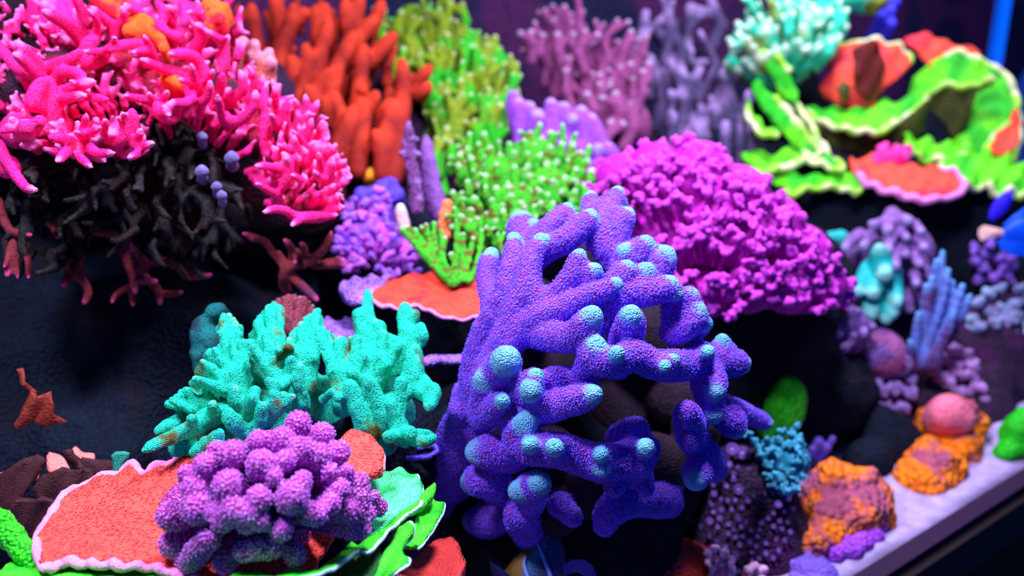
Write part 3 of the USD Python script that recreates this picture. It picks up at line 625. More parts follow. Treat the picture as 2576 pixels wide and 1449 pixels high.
# ---------------------------------------------------------------- purple finger coral in the middle
STYLO = skin('purple_finger_skin', (0.27, 0.008, 0.22), (0.19, 0.09, 1.0), tip=(0.0, 1.0, 0.86), scale=360, dotsize=0.52, soft=0.25, bump=0.0018)
STYLO_IN = skin('crimson_shade_inner_skin', (0.011, 0.001, 0.011), (0.014, 0.003, 0.024), scale=360, dotsize=0.35, soft=0.25, bump=0.0018, patch=(0.02, 0.003, 0.02), pscale=25)  # crimson inner skin, painted near black as the shade in the gaps
sd = dome(1490, 940, 420, 500, 0.84, 0.17)
st = parse("""
18>27 1293,602 1285,680 1258,760 1208,860 1186,985
18>22 1236,640,20 1226,700,20 1238,760,10 1240,830
18>22 1360,604 1338,650 1322,700 1300,770 1265,850 1225,930 1190,1000
17>24- 1335,650 1330,700 1350,752 1395,760 1440,740
26>30 1310,556,15 1318,610,15 1335,660,20
16>22 1344,568,18 1330,620,20
17>21 1428,527,15 1395,562,10 1360,600,5 1335,640
12>18 1455,548,22 1430,590,20 1400,625,20
19>24 1484,545 1452,580 1422,605 1370,628 1335,660
17>22 1486,497,20 1490,545,20 1497,610,15
18>26 1553,487,12 1530,530,8 1512,590,5 1540,650,10
19>24 1577,540,10 1556,575,10 1545,620,10
14>18 1565,515,20 1560,560,20
16>20 1458,642,-5 1440,690,-5 1412,730,-5 1375,765
17>20 1497,680 1470,720 1448,750
15>19 1465,690,5 1445,740,5
17>25 1550,715,-8 1500,738,-5 1450,760 1400,785 1350,800 1300,850 1260,900 1215,960
18>24 1577,672 1555,705 1520,740 1490,770
21>26 1625,683 1612,715 1595,735
22>26 1625,615,10 1595,645,10 1560,690,10
17>22 1572,630,15 1600,650,15
27>28 1672,645,8 1650,690,10 1640,730,10
22>27 1685,715,-5 1640,735 1585,740 1540,765 1505,800 1475,835
18>24 1700,740,-5 1680,730
18>24 1738,742 1715,770 1690,790
24>27 1752,785 1725,815 1690,835
18>22 1775,815 1745,835
26>27 1489,795,-18 1470,822,-16 1435,850,-14 1390,848,-8 1345,838
24>32 1588,792,-15 1582,830,-8 1560,880,5
34>34 1275,905,-14 1258,935,-5 1230,970,5
24>26 1500,870,-16 1487,905,-12 1470,950,-4 1452,985
24>30- 1485,895,-14 1530,915,-18 1590,892,-16 1650,918,-18 1700,922,-10 1760,900
20>26 1552,890,-32 1553,925,-24
15>26 1672,922,-32 1680,918,-20
15>24 1695,905,-26 1700,918,-10
16>26 1782,885,-12 1760,895
26>30 1862,915,4 1810,908,4 1760,905,8
18>24 1817,858,12 1825,890,10
22>30 1797,985,-4 1785,950 1760,925
26>28 1220,955,-4 1222,1000 1210,1050,6
18>22 1265,1007,-18 1240,1030,-12 1215,1060,-4
18>24 1350,945,-10 1325,970,-6 1300,1000 1280,1050
27>30 1335,982,-18 1340,1000,-14
23>32 1493,992,-20 1450,1005,-16 1395,1020,-10 1340,1035,-4 1290,1060
16>24- 1370,950,5 1420,955,5 1460,960,5
27>32 1322,1066,-10 1305,1105,-8 1310,1140
30>34- 1305,1110,-6 1345,1130,-12 1400,1130,-12 1460,1150,-14 1520,1165,-16 1580,1155,-14 1620,1130,-14
21>30 1333,1118,-26 1345,1130,-14
22>30 1395,1125,-28 1400,1140,-16
20>30 1512,1143,-26 1515,1160,-16
20>30 1512,1180,-24 1510,1170,-16
22>30 1625,1125,-20 1610,1145,-14
22>26- 1615,1170,-8 1600,1200
28>32 1200,1137,-12 1240,1138,-8 1285,1150
30>33 1190,1213,-18 1225,1205,-14 1252,1235,-8
26>32 1305,1236,-22 1330,1232,-18
25>32 1360,1214,-20 1340,1230,-16 1330,1270,-6
30>34- 1300,1290,-4 1325,1330,4 1345,1350,12
32>34 1193,1312,-8 1225,1310,0 1260,1290,8
22>30- 1320,1300,-6 1300,1275
26>34- 1520,1322,6 1545,1275,10 1600,1258,16 1680,1262,24
24>28- 1545,1225,-2 1560,1190
20>24- 1625,1230,-4 1610,1190
24>28- 1440,1300,4 1410,1270,8
26>30- 1728,1035,-6 1735,1070 1745,1110,6
20>24- 1732,1112,-8 1750,1100,4
24>30 1748,1208,-8 1760,1180,-4 1785,1150,6
22>28- 1790,1140,4 1795,1180,8
20>26 1795,1045,-2 1785,1000,2 1770,960,8
24>30 1850,1078 1828,1045,4 1800,1020,10
14>20 1931,1066,14 1885,1045,14 1830,1020,14
20>24- 1610,1075,22 1580,1085,24 1550,1110,30
14>22 1052,1195,4 1085,1198,4 1120,1200,4
45>60- 1130,1225,8 1150,1160,10 1180,1080,14
30>44- 1160,1030,16 1185,1000,16
30>36- 1125,1270,4 1160,1250,4
""")
for b in st: b['r'] = (b['r'][0] * 1.08, b['r'][1] * 1.16)
sb_ = place(st, sd, 0.0, 0.028)
core = []
for x, y, d, r in [(1330, 860, .80, .040), (1450, 760, .83, .045), (1560, 760, .84, .045), (1640, 850, .83, .05), (1420, 960, .79, .045), (1560, 1040, .86, .055), (1700, 1000, .83, .045), (1380, 1150, .76, .042), (1500, 1220, .75, .045), (1640, 1180, .78, .05), (1260, 1150, .74, .036), (1400, 1280, .75, .035), (1750, 1080, .79, .034), (1480, 650, .87, .03)]:
    core.append((P(x, y, d + 0.032), r * 0.68))
colony('purple_finger_coral', 'large purple finger coral with bright cyan tips in the centre', 'coral', sb_, STYLO, core, vox=0.0017, k=0.0065, amp=0.0007, freq=180, tipr=0.4, tipfall=1.0, core_mat=STYLO_IN, fuzz=(0.0021, 0.00075, skin('violet_polyp_skin', (0.20, 0.12, 1.0), None, scale=900, bump=0.0, mottle=0.1), 0.25))

# ---------------------------------------------------------------- knobbly purple colony in front
KNOB = skin('purple_knob_skin', (0.30, 0.008, 0.18), (0.68, 0.24, 0.95), tip=(0.72, 0.08, 0.62), scale=300, dotsize=0.38, soft=0.25, bump=0.0022)
kd = dome(660, 1270, 330, 270, 0.635, 0.125)
kn = [(750,1065,32),(811,1093,31),(709,1106,33),(651,1108,27),(584,1141,34),(543,1129,20),(517,1170,31),(470,1193,24),(657,1167,37),(718,1158,26),(758,1132,35),(802,1146,32),(852,1138,30),(831,1187,22),(872,1187,20),(491,1228,35),(575,1222,41),(499,1277,43),(430,1298,37),(651,1254,33),(735,1251,43),(761,1210,25),(855,1231,28),(831,1269,27),(796,1292,30),(905,1215,24),(942,1251,17),(952,1276,24),(709,1333,29),(435,1368,35),(566,1414,30),(744,1400,26),(900,1325,33),(690,1200,22),(620,1320,24),(540,1290,24),(880,1285,26),(655,1310,26),(925,1290,22)]
kb = []
kc = P(665, 1290, 0.66)
for x, y, r in kn:
    d = kd(x, y) + 0.012
    if (x, y) in ((942,1251),(952,1276)): d += 0.02
    p = P(x, y, d); c = p + (kc - p) * 0.55
    kb.append(dict(pts=np.array([p, c]), r=np.array([r * d / FPX, r * 0.8 * d / FPX]), tip=True, part='knob'))
for a, b, c, r in [((525,1356),(495,1390),(455,1440),31),((612,1388),(650,1382),(684,1382),25),((560,1310),(585,1282),(625,1290),30),((905,1215),(908,1250),(905,1290),24)]:
    q = np.array([a, b, c]); d = np.array([kd(*z) for z in q]) + 0.008
    kb.append(dict(pts=P(q[:, 0], q[:, 1], d), r=r * d / FPX, tip=False, part='knob'))
colony('purple_knob_coral', 'knobbly pink-violet coral mound sitting on the orange plate', 'coral', kb, KNOB, [(P(600, 1260, .675), .040), (P(730, 1250, .675), .040), (P(830, 1250, .67), .028), (P(520, 1310, .64), .035), (P(660, 1340, .63), .035), (P(680, 1180, .68), .03)], vox=0.0016, k=0.0025, amp=0.0004, freq=260, tipr=-0.1, tipfall=1.5, fuzz=(0.0023, 0.0007, skin('lilac_knob_polyp_skin', (0.66, 0.22, 0.92), None, scale=900, bump=0.0, mottle=0.1), 2.0))

# ---------------------------------------------------------------- turquoise coral behind it
TEAL = skin('turquoise_skin', (0.0, 0.22, 0.14), (0.005, 0.86, 0.50), tip=(0.66, 0.92, 0.62), scale=520, dotsize=0.55, soft=0.3, bump=0.0012, patch=(0.10, 0.085, 0.01), pscale=34, pfrac=0.63)
td = lambda x, y: 0.75 - 0.09 * (y - 760) / 400 + 0.00003 * (x - 360)
def fan(base, rim, r0, r1, dd=0.0, ddb=0.02):
    """a corrugated coral blade: ribs from one base to a dense rim line"""
    rim = np.array(rim, float); s = np.r_[0, np.cumsum(np.hypot(*np.diff(rim, axis=0).T))]; q = np.arange(0, s[-1] + 1, r1 * 1.5)
    pts = np.stack([np.interp(q, s, rim[:, 0]), np.interp(q, s, rim[:, 1])], 1); out = []
    for i, p in enumerate(pts):
        w = 6e-3 * math.sin(i * 2.1 + base[0])
        line = np.array([p, p * 0.5 + np.array(base) * 0.5, base]); d = np.array([td(*z) for z in line]) + np.array([dd + w, dd + ddb * 0.4 + w, dd + ddb])
        out.append(dict(pts=P(line[:, 0], line[:, 1], d), r=np.array([r1 * (0.9 + 0.2 * math.sin(i * 2.3)), r1 * 1.25, r0 * 0.85]) * d / FPX, tip=True, part='blade'))
    return out
def merge(bl, part='blade'):
    """several ribs that make one blade share one label: handled by the join list"""
    return (part, bl)
blades = [
 fan((625, 1000), [(486,965),(500,932),(512,905),(530,885),(550,872),(575,862),(600,862),(622,866)], 24, 10, -0.010),
 fan((590, 905), [(552,838),(553,812),(560,798),(572,792),(586,797),(592,815),(606,826),(604,848)], 20, 10, 0.0),
 fan((715, 985), [(628,860),(640,838),(652,803),(672,778),(690,766),(705,775)], 26, 11, 0.0),
 fan((765, 975), [(728,855),(750,825),(775,800),(795,785),(806,802),(806,840),(798,880)], 24, 11, 0.002),
 fan((700, 970), [(630,888),(645,868),(662,842),(675,838)], 24, 10, -0.022),
 fan((865, 1020), [(808,850),(822,842),(842,848),(862,860),(878,850),(900,852),(914,872),(912,915)], 26, 11, 0.004),
 fan((945, 960), [(952,850),(965,838),(985,850),(1000,868),(1008,890)], 26, 11, 0.004),
 fan((530, 1045), [(424,1018),(445,1000),(462,982),(490,977),(520,977),(552,984)], 22, 10, 0.006),
]
redfan = fan((735, 905), [(690,764),(705,753),(727,747),(750,747),(770,756),(786,770),(790,782)], 24, 9, 0.020)
tb = place(parse("""
9>22 925,738 926,775 930,830 928,900 915,980
15>18 905,790 906,815 915,855 920,900
13>18 945,812 955,835 942,880
15>20 1020,772 1020,805 1024,845 1005,890 990,930
12>14 1045,788 1038,810 1028,840
17>18 1058,828 1052,855 1034,874 1012,895
16>20 1045,878 1040,910 1030,940 1015,970
17>20 1052,915 1040,950 1020,985 1000,1010
14>18 1098,990 1078,975 1055,955 1035,950
15>18 1078,1022 1085,1000 1060,985 1040,975
19>24 880,975,-14 895,1005,-10 912,1050,-6 925,1100
17>20 930,962,-16 945,995,-12 962,1040,-8 968,1085
15>18 1010,962,-12 1004,1000,-8 1000,1040,-4 985,1080
16>20 985,1015,-16 995,1055,-12 1012,1092,-8
18>22- 1030,1092,-10 1000,1090
9>12 1093,1103,-12 1070,1111,-12 1040,1108,-10 1010,1110
9>12 1020,1095,-6 1060,1093,-4 1085,1096,-6
14>16 975,1100,-16 995,1095,-12
7>26 362,1134,-8 390,1114,-8 430,1100,-6 475,1082,-4 520,1055 570,1035 620,1025
13>18 482,1052,-16 492,1078,-10
14>18 535,1018,-14 538,1052,-8
15>18 590,978,-20 597,1010,-16 603,1050,-8
13>18 642,985,-22 633,1015,-18 615,1050,-10
12>14 640,1004,-24 628,1018,-20
15>20 575,1042,-22 592,1068,-20 625,1085,-16
13>17 662,1020,-22 655,1050,-18 650,1085,-12
11>15 688,990,-26 685,1020,-24 672,1052,-18
10>15 738,998,-26 716,1012,-24 692,1035,-20 662,1072,-14
9>11 712,992,-26 700,1010,-24
12>15 555,1090,-20 535,1105,-16 505,1120,-10
12>14 548,1110,-14 520,1125,-10 490,1140,-6
11>12 676,958,-30 690,968,-30 715,961,-30 727,943,-24
11>15 755,918,-22 750,950,-20 758,985,-16 766,1020,-10
10>14 735,905,-26 728,930,-24 720,960,-16
9>12 722,872,-20 735,890,-18
9>14 682,868,-26 690,890,-24 695,930,-14
8>12 700,880,-26 712,900,-22
13>16- 398,1083,8 430,1070,8 450,1052,8
12>14- 880,940,-10 900,955,-8
14>18 850,1000,-10 870,990,-8
10>14 838,985,-12 815,1005,-8
"""), td, 0.0, 0.018)
tcore = [(P(470, 1120, .725), .014), (P(560, 1100, .73), .022), (P(650, 1070, .74), .03), (P(640, 960, .775), .028), (P(740, 1000, .775), .03), (P(840, 1030, .775), .03), (P(930, 1000, .775), .03), (P(980, 1040, .76), .022), (P(950, 1090, .74), .02), (P(740, 880, .79), .02)]
def joined(name, label, cat, singles, groups, mats, core, vox, k, amp, freq, tipr, tipfall, mat):
    """as colony(), with several ribs per blade; groups: (ribs, material)"""
    br, owner = list(singles), list(range(1, len(singles) + 1)); mm = [mat] * len(singles); q = len(singles)
    for ribs, m in groups:
        q += 1; br += ribs; owner += [q] * len(ribs); mm.append(m)
    fld = Field()
    for p, r in core: fld.chain(np.atleast_2d(p), np.atleast_1d(r), 0)
    for b, o in zip(br, owner): fld.chain(b['pts'], b['r'], o)
    v, f, lab = fld.mesh(vox, k); n = vnormals(v, f); v = v + n * ((meshkit.fbm(v * freq, 3, 7) - 0.5) * 2 * amp)[:, None]; n = vnormals(v, f)
    tp = [b for b in br if b['tip']]; dist, j = cKDTree(np.array([b['pts'][0] for b in tp])).query(v)
    tip = np.clip((tipr + tipfall - dist / np.array([b['r'][0] for b in tp])[j]) / tipfall, 0, 1)
    fl = lab[f[:, 0]]; fl = tidy(f, np.where(np.bincount(fl, minlength=q + 1)[fl] < 16, 0, fl))
    T = thing(name, label, cat, None, [v[:, 0].mean(), v[:, 1].mean(), v[:, 2].min()])
    for o in np.unique(fl[fl >= 0]):
        a = sub(v, f, n, fl == o, tip)
        put(T, 'base' if o == 0 else 'blade' if o > len(singles) else 'branch', a[0], a[1], a[2], mat if o == 0 else mm[o - 1], a[3], 'maroon bare edge at the top of the blade' if o == q else None)
    return T
REDB = skin('maroon_edge', (0.13, 0.012, 0.03), (0.20, 0.03, 0.05), tip=(0.75, 0.45, 0.6), scale=300, bump=0.001)
joined('turquoise_coral', 'turquoise ruffled coral with fin-like blades behind the purple knobs', 'coral', tb, [(b, TEAL) for b in blades] + [(redfan, REDB)], None, tcore, 0.0016, 0.0035, 0.0026, 95, -0.2, 1.1, TEAL)

# ---------------------------------------------------------------- plate corals in the foreground and middle
REDP = skin('orange_plate_skin', (0.95, 0.085, 0.055), (0.36, 0.008, 0.026), scale=230, dotsize=0.36, soft=0.2, bump=0.0024, invert=True)
PINKR = skin('pink_rim_skin', (0.92, 0.22, 0.62), (0.96, 0.32, 0.75), scale=500, bump=0.0008)
def fit(pts):
    """depth surface through given (x, y, depth) points: a quadratic by least squares"""
    p = np.array(pts, float); X = (p[:, 0] - 600) / 500; Y = (p[:, 1] - 1200) / 250
    A = np.stack([np.ones(len(p)), X, Y] + ([X * Y] if len(p) > 3 else []) + ([X * X] if len(p) > 5 else []), 1); c, *_ = np.linalg.lstsq(A, p[:, 2], rcond=None)
    def f(x, y):
        X, Y = (x - 600) / 500, (y - 1200) / 250
        return c[0] + c[1] * X + c[2] * Y + (c[3] * X * Y if len(c) > 3 else 0) + (c[4] * X * X if len(c) > 4 else 0)
    return f
T = thing('orange_plate_coral', 'large orange-red plate coral with pink frilled rim under the purple knobs', 'coral', at=P(330, 1430, .60))
plate(T, [(440, 1152), (400, 1165), (378, 1172), (363, 1192), (352, 1176), (335, 1165), (312, 1172), (290, 1181), (262, 1192), (235, 1198), (205, 1212), (185, 1226), (162, 1245), (150, 1262), (130, 1290), (105, 1322), (93, 1345), (98, 1385), (104, 1425), (150, 1408), (185, 1404), (250, 1412), (330, 1414), (400, 1424), (460, 1446), (600, 1470), (760, 1470), (850, 1330), (780, 1150), (640, 1110), (520, 1135)],
      fit([(440, 1155, .690), (100, 1345, .600), (104, 1425, .555), (400, 1424, .565), (760, 1470, .585), (780, 1150, .70)]), REDP, PINKR, rim=(0.0, 0.58), rim_r=12, thick=0.005, step=11, amp=0.002, freq=45, ruffle=0.0015, rimlabel='pale pink growing rim', edge_wave=6)
T = thing('orange_plate_coral', 'small rough red-orange plate tip standing right behind the purple knobs', 'coral', at=P(915, 1195, .66))
plate(T, [(848, 1160), (862, 1092), (881, 1077), (904, 1080), (930, 1091), (946, 1106), (968, 1130), (966, 1160), (962, 1178), (935, 1190), (910, 1199), (870, 1205)], fit([(862, 1092, .665), (968, 1130, .655), (910, 1199, .615)]), REDP, PINKR, rim=(0.05, 0.62), rim_r=5, thick=0.006, step=9, amp=0.002, freq=70, rimlabel='pale pink growing rim')
GREENP = skin('green_plate_skin', (0.015, 0.78, 0.012), (0.10, 0.90, 0.03), scale=500, dotsize=0.5, bump=0.0012, patch=(0.01, 0.55, 0.02), pscale=50, pfrac=0.6)
MINT = skin('mint_plate_skin', (0.03, 0.80, 0.25), (0.20, 0.88, 0.45), scale=500, dotsize=0.5, bump=0.0012, patch=(0.02, 0.62, 0.10), pscale=40, pfrac=0.55)
WRIM = skin('pale_blue_rim_skin', (0.45, 0.78, 0.75), (0.55, 0.85, 0.95), scale=500, bump=0.0008)
T = thing('green_scroll_coral', 'bright green scroll coral with pale rims at the bottom, right of the purple knobs', 'coral', at=P(930, 1440, .60))
plate(T, [(890, 1290), (905, 1215), (930, 1192), (960, 1181), (1010, 1176), (1042, 1190), (1066, 1216), (1062, 1235), (1050, 1262), (1010, 1285), (975, 1312), (930, 1345)], fit([(905, 1215, .665), (1040, 1190, .668), (1055, 1258, .632), (930, 1345, .600)]), MINT, WRIM, rim=(0.12, 0.62), rim_r=4, thick=0.004, amp=0.0012, ruffle=0.002, name='lobe', edge_wave=3, rimlabel='pale blue rim')
plate(T, [(1050, 1262), (1066, 1236), (1094, 1211), (1098, 1222), (1088, 1248), (1060, 1275), (1010, 1300)], fit([(1050, 1262, .630), (1094, 1211, .650), (1010, 1300, .615)]), GREENP, None, thick=0.004, step=8, amp=0.001, name='lobe')
plate(T, [(560, 1462), (600, 1438), (640, 1436), (690, 1452), (730, 1428), (765, 1436), (800, 1430), (835, 1405), (862, 1385), (885, 1362), (898, 1372), (918, 1352), (935, 1340), (965, 1318), (1000, 1290), (1055, 1258), (1052, 1268), (1005, 1302), (970, 1335), (938, 1372), (925, 1385), (905, 1380), (870, 1398), (838, 1425), (780, 1442), (740, 1452), (690, 1475), (560, 1490)], fit([(600, 1440, .545), (835, 1410, .562), (1055, 1258, .622), (925, 1385, .572)]), GREENP, WRIM, rim=(0.42, 0.98), rim_r=5, thick=0.004, step=8, amp=0.001, name='lobe', edge_wave=3, rimlabel='pale blue rim')
plate(T, [(935, 1475), (960, 1400), (985, 1352), (1000, 1318), (1025, 1311), (1043, 1325), (1040, 1345), (1022, 1362), (1015, 1380), (1026, 1405), (1024, 1422), (1000, 1430), (985, 1449), (975, 1475)], fit([(960, 1400, .555), (1000, 1318, .59), (1043, 1325, .585), (985, 1449, .540)]), GREENP, WRIM, rim=(0.35, 0.85), rim_r=5, thick=0.004, step=9, amp=0.0012, ruffle=0.002, name='lobe', rimlabel='pale blue rim')
plate(T, [(1018, 1372), (1040, 1330), (1062, 1290), (1080, 1252), (1092, 1250), (1117, 1266), (1112, 1295), (1088, 1332), (1062, 1372), (1050, 1382), (1044, 1372)], fit([(1040, 1330, .615), (1085, 1252, .655), (1112, 1280, .65), (1050, 1378, .60)]), GREENP, WRIM, rim=(0.38, 0.9), rim_r=4, thick=0.004, step=9, amp=0.001, ruffle=0.0015, name='lobe', rimlabel='pale blue rim')
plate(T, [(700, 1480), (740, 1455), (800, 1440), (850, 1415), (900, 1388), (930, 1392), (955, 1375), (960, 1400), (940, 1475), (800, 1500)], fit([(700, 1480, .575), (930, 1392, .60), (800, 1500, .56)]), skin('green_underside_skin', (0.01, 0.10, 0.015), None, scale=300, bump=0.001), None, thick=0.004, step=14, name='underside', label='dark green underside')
T = thing('green_plate_coral', 'flat bright green plate coral in the bottom left corner', 'coral', at=P(200, 1480, .54))
plate(T, [(-20, 1440), (0, 1428), (38, 1412), (75, 1402), (105, 1412), (150, 1405), (250, 1408), (340, 1420), (430, 1430), (520, 1475), (430, 1500), (-20, 1500)], fit([(0, 1428, .575), (430, 1430, .585), (200, 1500, .52)]), GREENP, WRIM, rim=(0.0, 0.12), rim_r=4, thick=0.005, step=12, amp=0.0025, freq=50, edge_wave=6, rimlabel='pale rim')
GSTEM = skin('green_knob_skin', (0.01, 0.42, 0.008), (0.05, 0.92, 0.02), scale=220, dotsize=0.5, bump=0.004)
colony('green_stem_coral', 'thick bumpy green coral stem leaning in at the left edge near the bottom', 'coral', [dict(pts=P(np.array([-30, 0, 30, 60, 88]), np.array([1295, 1318, 1352, 1388, 1425]), np.array([.60, .595, .59, .585, .58])), r=np.array([29, 29, 27, 24, 20]) * .59 / FPX, tip=False, part='stem')], GSTEM, vox=0.0012, amp=0.0012, freq=420)
REDL = skin('red_lump_skin', (0.80, 0.035, 0.04), (0.95, 0.08, 0.06), scale=480, bump=0.002)
T = thing('red_plate_coral', 'rough red plate coral at the bottom edge left of the striped fish', 'coral', at=P(1090, 1440, .64))
plate(T, [(975, 1475), (1005, 1442), (1035, 1410), (1062, 1385), (1085, 1362), (1108, 1355), (1135, 1352), (1155, 1365), (1162, 1385), (1172, 1410), (1165, 1440), (1140, 1480)], fit([(1005, 1442, .61), (1108, 1355, .68), (1165, 1440, .64)]), REDL, None, thick=0.012, step=9, amp=0.004, freq=60, edge_wave=6)
# middle: orange plate with the green coral
REDP2 = skin('orange_plate_skin_smooth', (0.95, 0.075, 0.035), (0.85, 0.04, 0.02), scale=330, bump=0.001, patch=(0.55, 0.02, 0.03), pscale=40, pfrac=0.62)
T = thing('orange_plate_coral', 'orange-red plate with pale pink rim under the green finger coral', 'coral', at=P(1100, 770, .86))
plate(T, [(1245, 795), (1180, 795), (1132, 795), (1090, 784), (1058, 768), (1000, 773), (962, 763), (930, 748), (942, 728), (968, 712), (990, 700), (1040, 690), (1110, 682), (1200, 690), (1260, 730)], plane(1080, 750, .86, (0.05, -0.12, 1.0)), REDP2, PINKR, rim=(0.02, 0.5), rim_r=5, thick=0.004, step=10, amp=0.002, freq=40, ruffle=0.0015, rimlabel='pale pink rim')
VIOLET = skin('violet_crust_skin', (0.20, 0.06, 0.55), (0.55, 0.28, 0.95), scale=260, dotsize=0.5, bump=0.003)
T = thing('violet_plate_coral', 'knobbly violet-blue shelf coral left of the orange plate', 'coral', at=P(900, 770, .86))
plate(T, [(848, 715), (870, 700), (905, 700), (940, 690), (985, 690), (960, 712), (935, 738), (925, 760), (905, 768), (880, 755), (860, 742)], plane(900, 735, .865, (0, -0.35, 1.0)), VIOLET, None, thick=0.006, step=8, amp=0.004, freq=110, edge_wave=8)
T = thing('violet_plate_coral', 'knobbly violet-blue shelf coral just above the turquoise spires', 'coral', at=P(870, 840, .86))
plate(T, [(800, 815), (820, 800), (850, 805), (880, 798), (915, 800), (915, 830), (880, 850), (840, 852), (808, 838)], plane(870, 825, .87, (0, -0.35, 1.0)), VIOLET, None, thick=0.006, step=8, amp=0.004, freq=110, edge_wave=8)
T = thing('violet_plate_coral', 'thin violet ledge in the dark gap between the turquoise and purple corals', 'coral', at=P(1110, 915, .84))
plate(T, [(1050, 900), (1080, 893), (1120, 890), (1180, 892), (1200, 900), (1170, 908), (1110, 904), (1070, 910)], plane(1110, 900, .84, (0, -0.25, 1.0)), VIOLET, None, thick=0.006, step=7, amp=0.001, edge_wave=3)
BLUERIM = skin('blue_violet_skin', (0.10, 0.05, 0.75), (0.2, 0.12, 0.95), scale=300, bump=0.001)
pts = [(1000, 1140), (1020, 1152), (1050, 1152), (1080, 1148), (1100, 1135), (1095, 1122), (1070, 1122), (1050, 1130)]
cc = np.array(pts, float); q = np.linspace(0, len(cc) - 1, 40); cc = np.stack([np.interp(q, range(len(cc)), cc[:, i]) for i in (0, 1)], 1)
dz = np.array([plane(1050, 1140, .76, (0, -0.1, 1))(x, y) for x, y in cc])
tv, tf = tube(P(cc[:, 0], cc[:, 1], dz), 6 * .76 / FPX * (0.7 + 0.6 * meshkit.noise(cc[:, [0, 1, 1]] * 0.05)), 8)
T = thing('violet_cup_coral', 'violet-blue cup rim in the shadow right of the turquoise coral foot', 'coral', at=P(1050, 1160, .78)); put(T, 'rim', tv, tf, vnormals(tv, tf), BLUERIM)
plate(T, [(1005, 1140), (1030, 1150), (1080, 1146), (1096, 1132), (1075, 1128), (1050, 1134)], plane(1050, 1143, .765, (0, -0.1, 1)), SHADEROCK, None, thick=0.01, step=8, name='cup')

# ---------------------------------------------------------------- middle distance
GFING = skin('green_finger_skin', (0.05, 0.26, 0.004), (0.02, 0.72, 0.02), tip=(0.80, 0.95, 0.70), scale=330, dotsize=0.45, soft=0.25, bump=0.002, patch=(0.13, 0.12, 0.006), pscale=110, pfrac=0.56)
rng = np.random.default_rng(21)
gfd = lambda x, y: 0.865 + 0.00050 * (715 - y) + 0.00003 * (x - 1140)
gb = place(parse("""
8>10 1012,575 1040,610 1075,650 1135,712
8>10 1045,580 1065,620 1090,665 1140,712
7>9 1025,572 1055,605 1085,650
7>8 1072,566,-4 1080,610,-4 1095,660 1140,715
7>8 1092,562 1095,610 1108,660 1142,715
8>9 1118,600,-8 1112,640,-6 1125,680,-4 1145,715
7>8 1150,555 1150,610 1145,660 1150,712
7>8 1135,640,-8 1145,675,-6 1148,710
7>8 1165,590 1165,640 1155,705
7>8 1190,600 1182,640 1165,705
7>8 1212,580 1205,640 1180,710
6>7 1108,580,8 1110,630,6
6>7 1060,570,8 1075,610,8
"""), gfd, 0.0, 0.01)
gb += bush([(1120, 490), (1160, 455), (1150, 400), (1180, 340), (1200, 315), (1300, 350), (1350, 310), (1440, 315), (1485, 370), (1495, 440), (1465, 500), (1430, 530), (1350, 550), (1260, 590), (1215, 590), (1150, 540)], 25, rng, (1290, 640), 62, 9.5, gfd, up=0.55, bend=0.12, fork=0.55, basedepth=0.03, jitter=0.012)
gcore = [(P(x, y, gfd(x, y) + .05), r) for x, y, r in [(1230, 600, .025), (1300, 540, .035), (1380, 500, .035), (1440, 450, .025), (1250, 470, .035), (1340, 420, .035), (1180, 560, .02), (1150, 700, .012)]]
colony('green_finger_coral', 'bright green finger coral with white tips standing on the orange plate', 'coral', gb, GFING, gcore, vox=0.002, k=0.002, amp=0.0016, freq=220, tipr=0.2, tipfall=1.3)
MAG = skin('magenta_cluster_skin', (0.42, 0.004, 0.32), (0.52, 0.012, 0.48), tip=(0.78, 0.10, 0.85), scale=300, bump=0.001)
rng = np.random.default_rng(33)
md = dome(1800, 640, 380, 330, 1.02, 0.12)
mpoly = [(1455, 480), (1500, 420), (1580, 375), (1640, 355), (1720, 345), (1800, 365), (1860, 420), (1920, 450), (1980, 500), (2020, 560), (2080, 620), (2130, 680), (2140, 760), (2080, 790), (2020, 770), (1950, 770), (1880, 760), (1830, 800), (1740, 790), (1700, 700), (1650, 620), (1600, 560), (1540, 520)]
def clusters(poly, s1, s2, n, r, rng, depth, base, holes=(), part='branchlet'):
    """branchlets: little heads of nubs scattered over an outline"""
    pg = Polygon(poly); x0, y0, x1, y1 = pg.bounds; heads = []
    for _ in range(5000):
        q = np.array([rng.uniform(x0, x1), rng.uniform(y0, y1)])
        if contains_xy(pg, *q) and all(np.hypot(*(q - o)) > s1 for o in heads) and not any(((q[0] - h[0]) / h[2]) ** 2 + ((q[1] - h[1]) / h[3]) ** 2 < 1 for h in holes): heads.append(q)
    out = []
    for q in heads:
        d0 = depth(*q) + rng.uniform(-0.008, 0.008); c = P(q[0], q[1], d0 + 0.012)
        grp = []
        for _ in range(n):
            w = rng.normal(size=3); w /= np.linalg.norm(w)
            if w @ FWD > 0.35: w = -w
            if w[2] < -0.5: w[2] *= -1
            Lr = s2 * rng.uniform(0.7, 1.15) * d0 / FPX; rr = r * rng.uniform(0.75, 1.2) * d0 / FPX
            grp.append((c + w * Lr, c, rr))
        out.append((grp, c, P(base[0], base[1], d0 + 0.06) * 0.25 + c * 0.75 + FWD * 0.012))
    return out
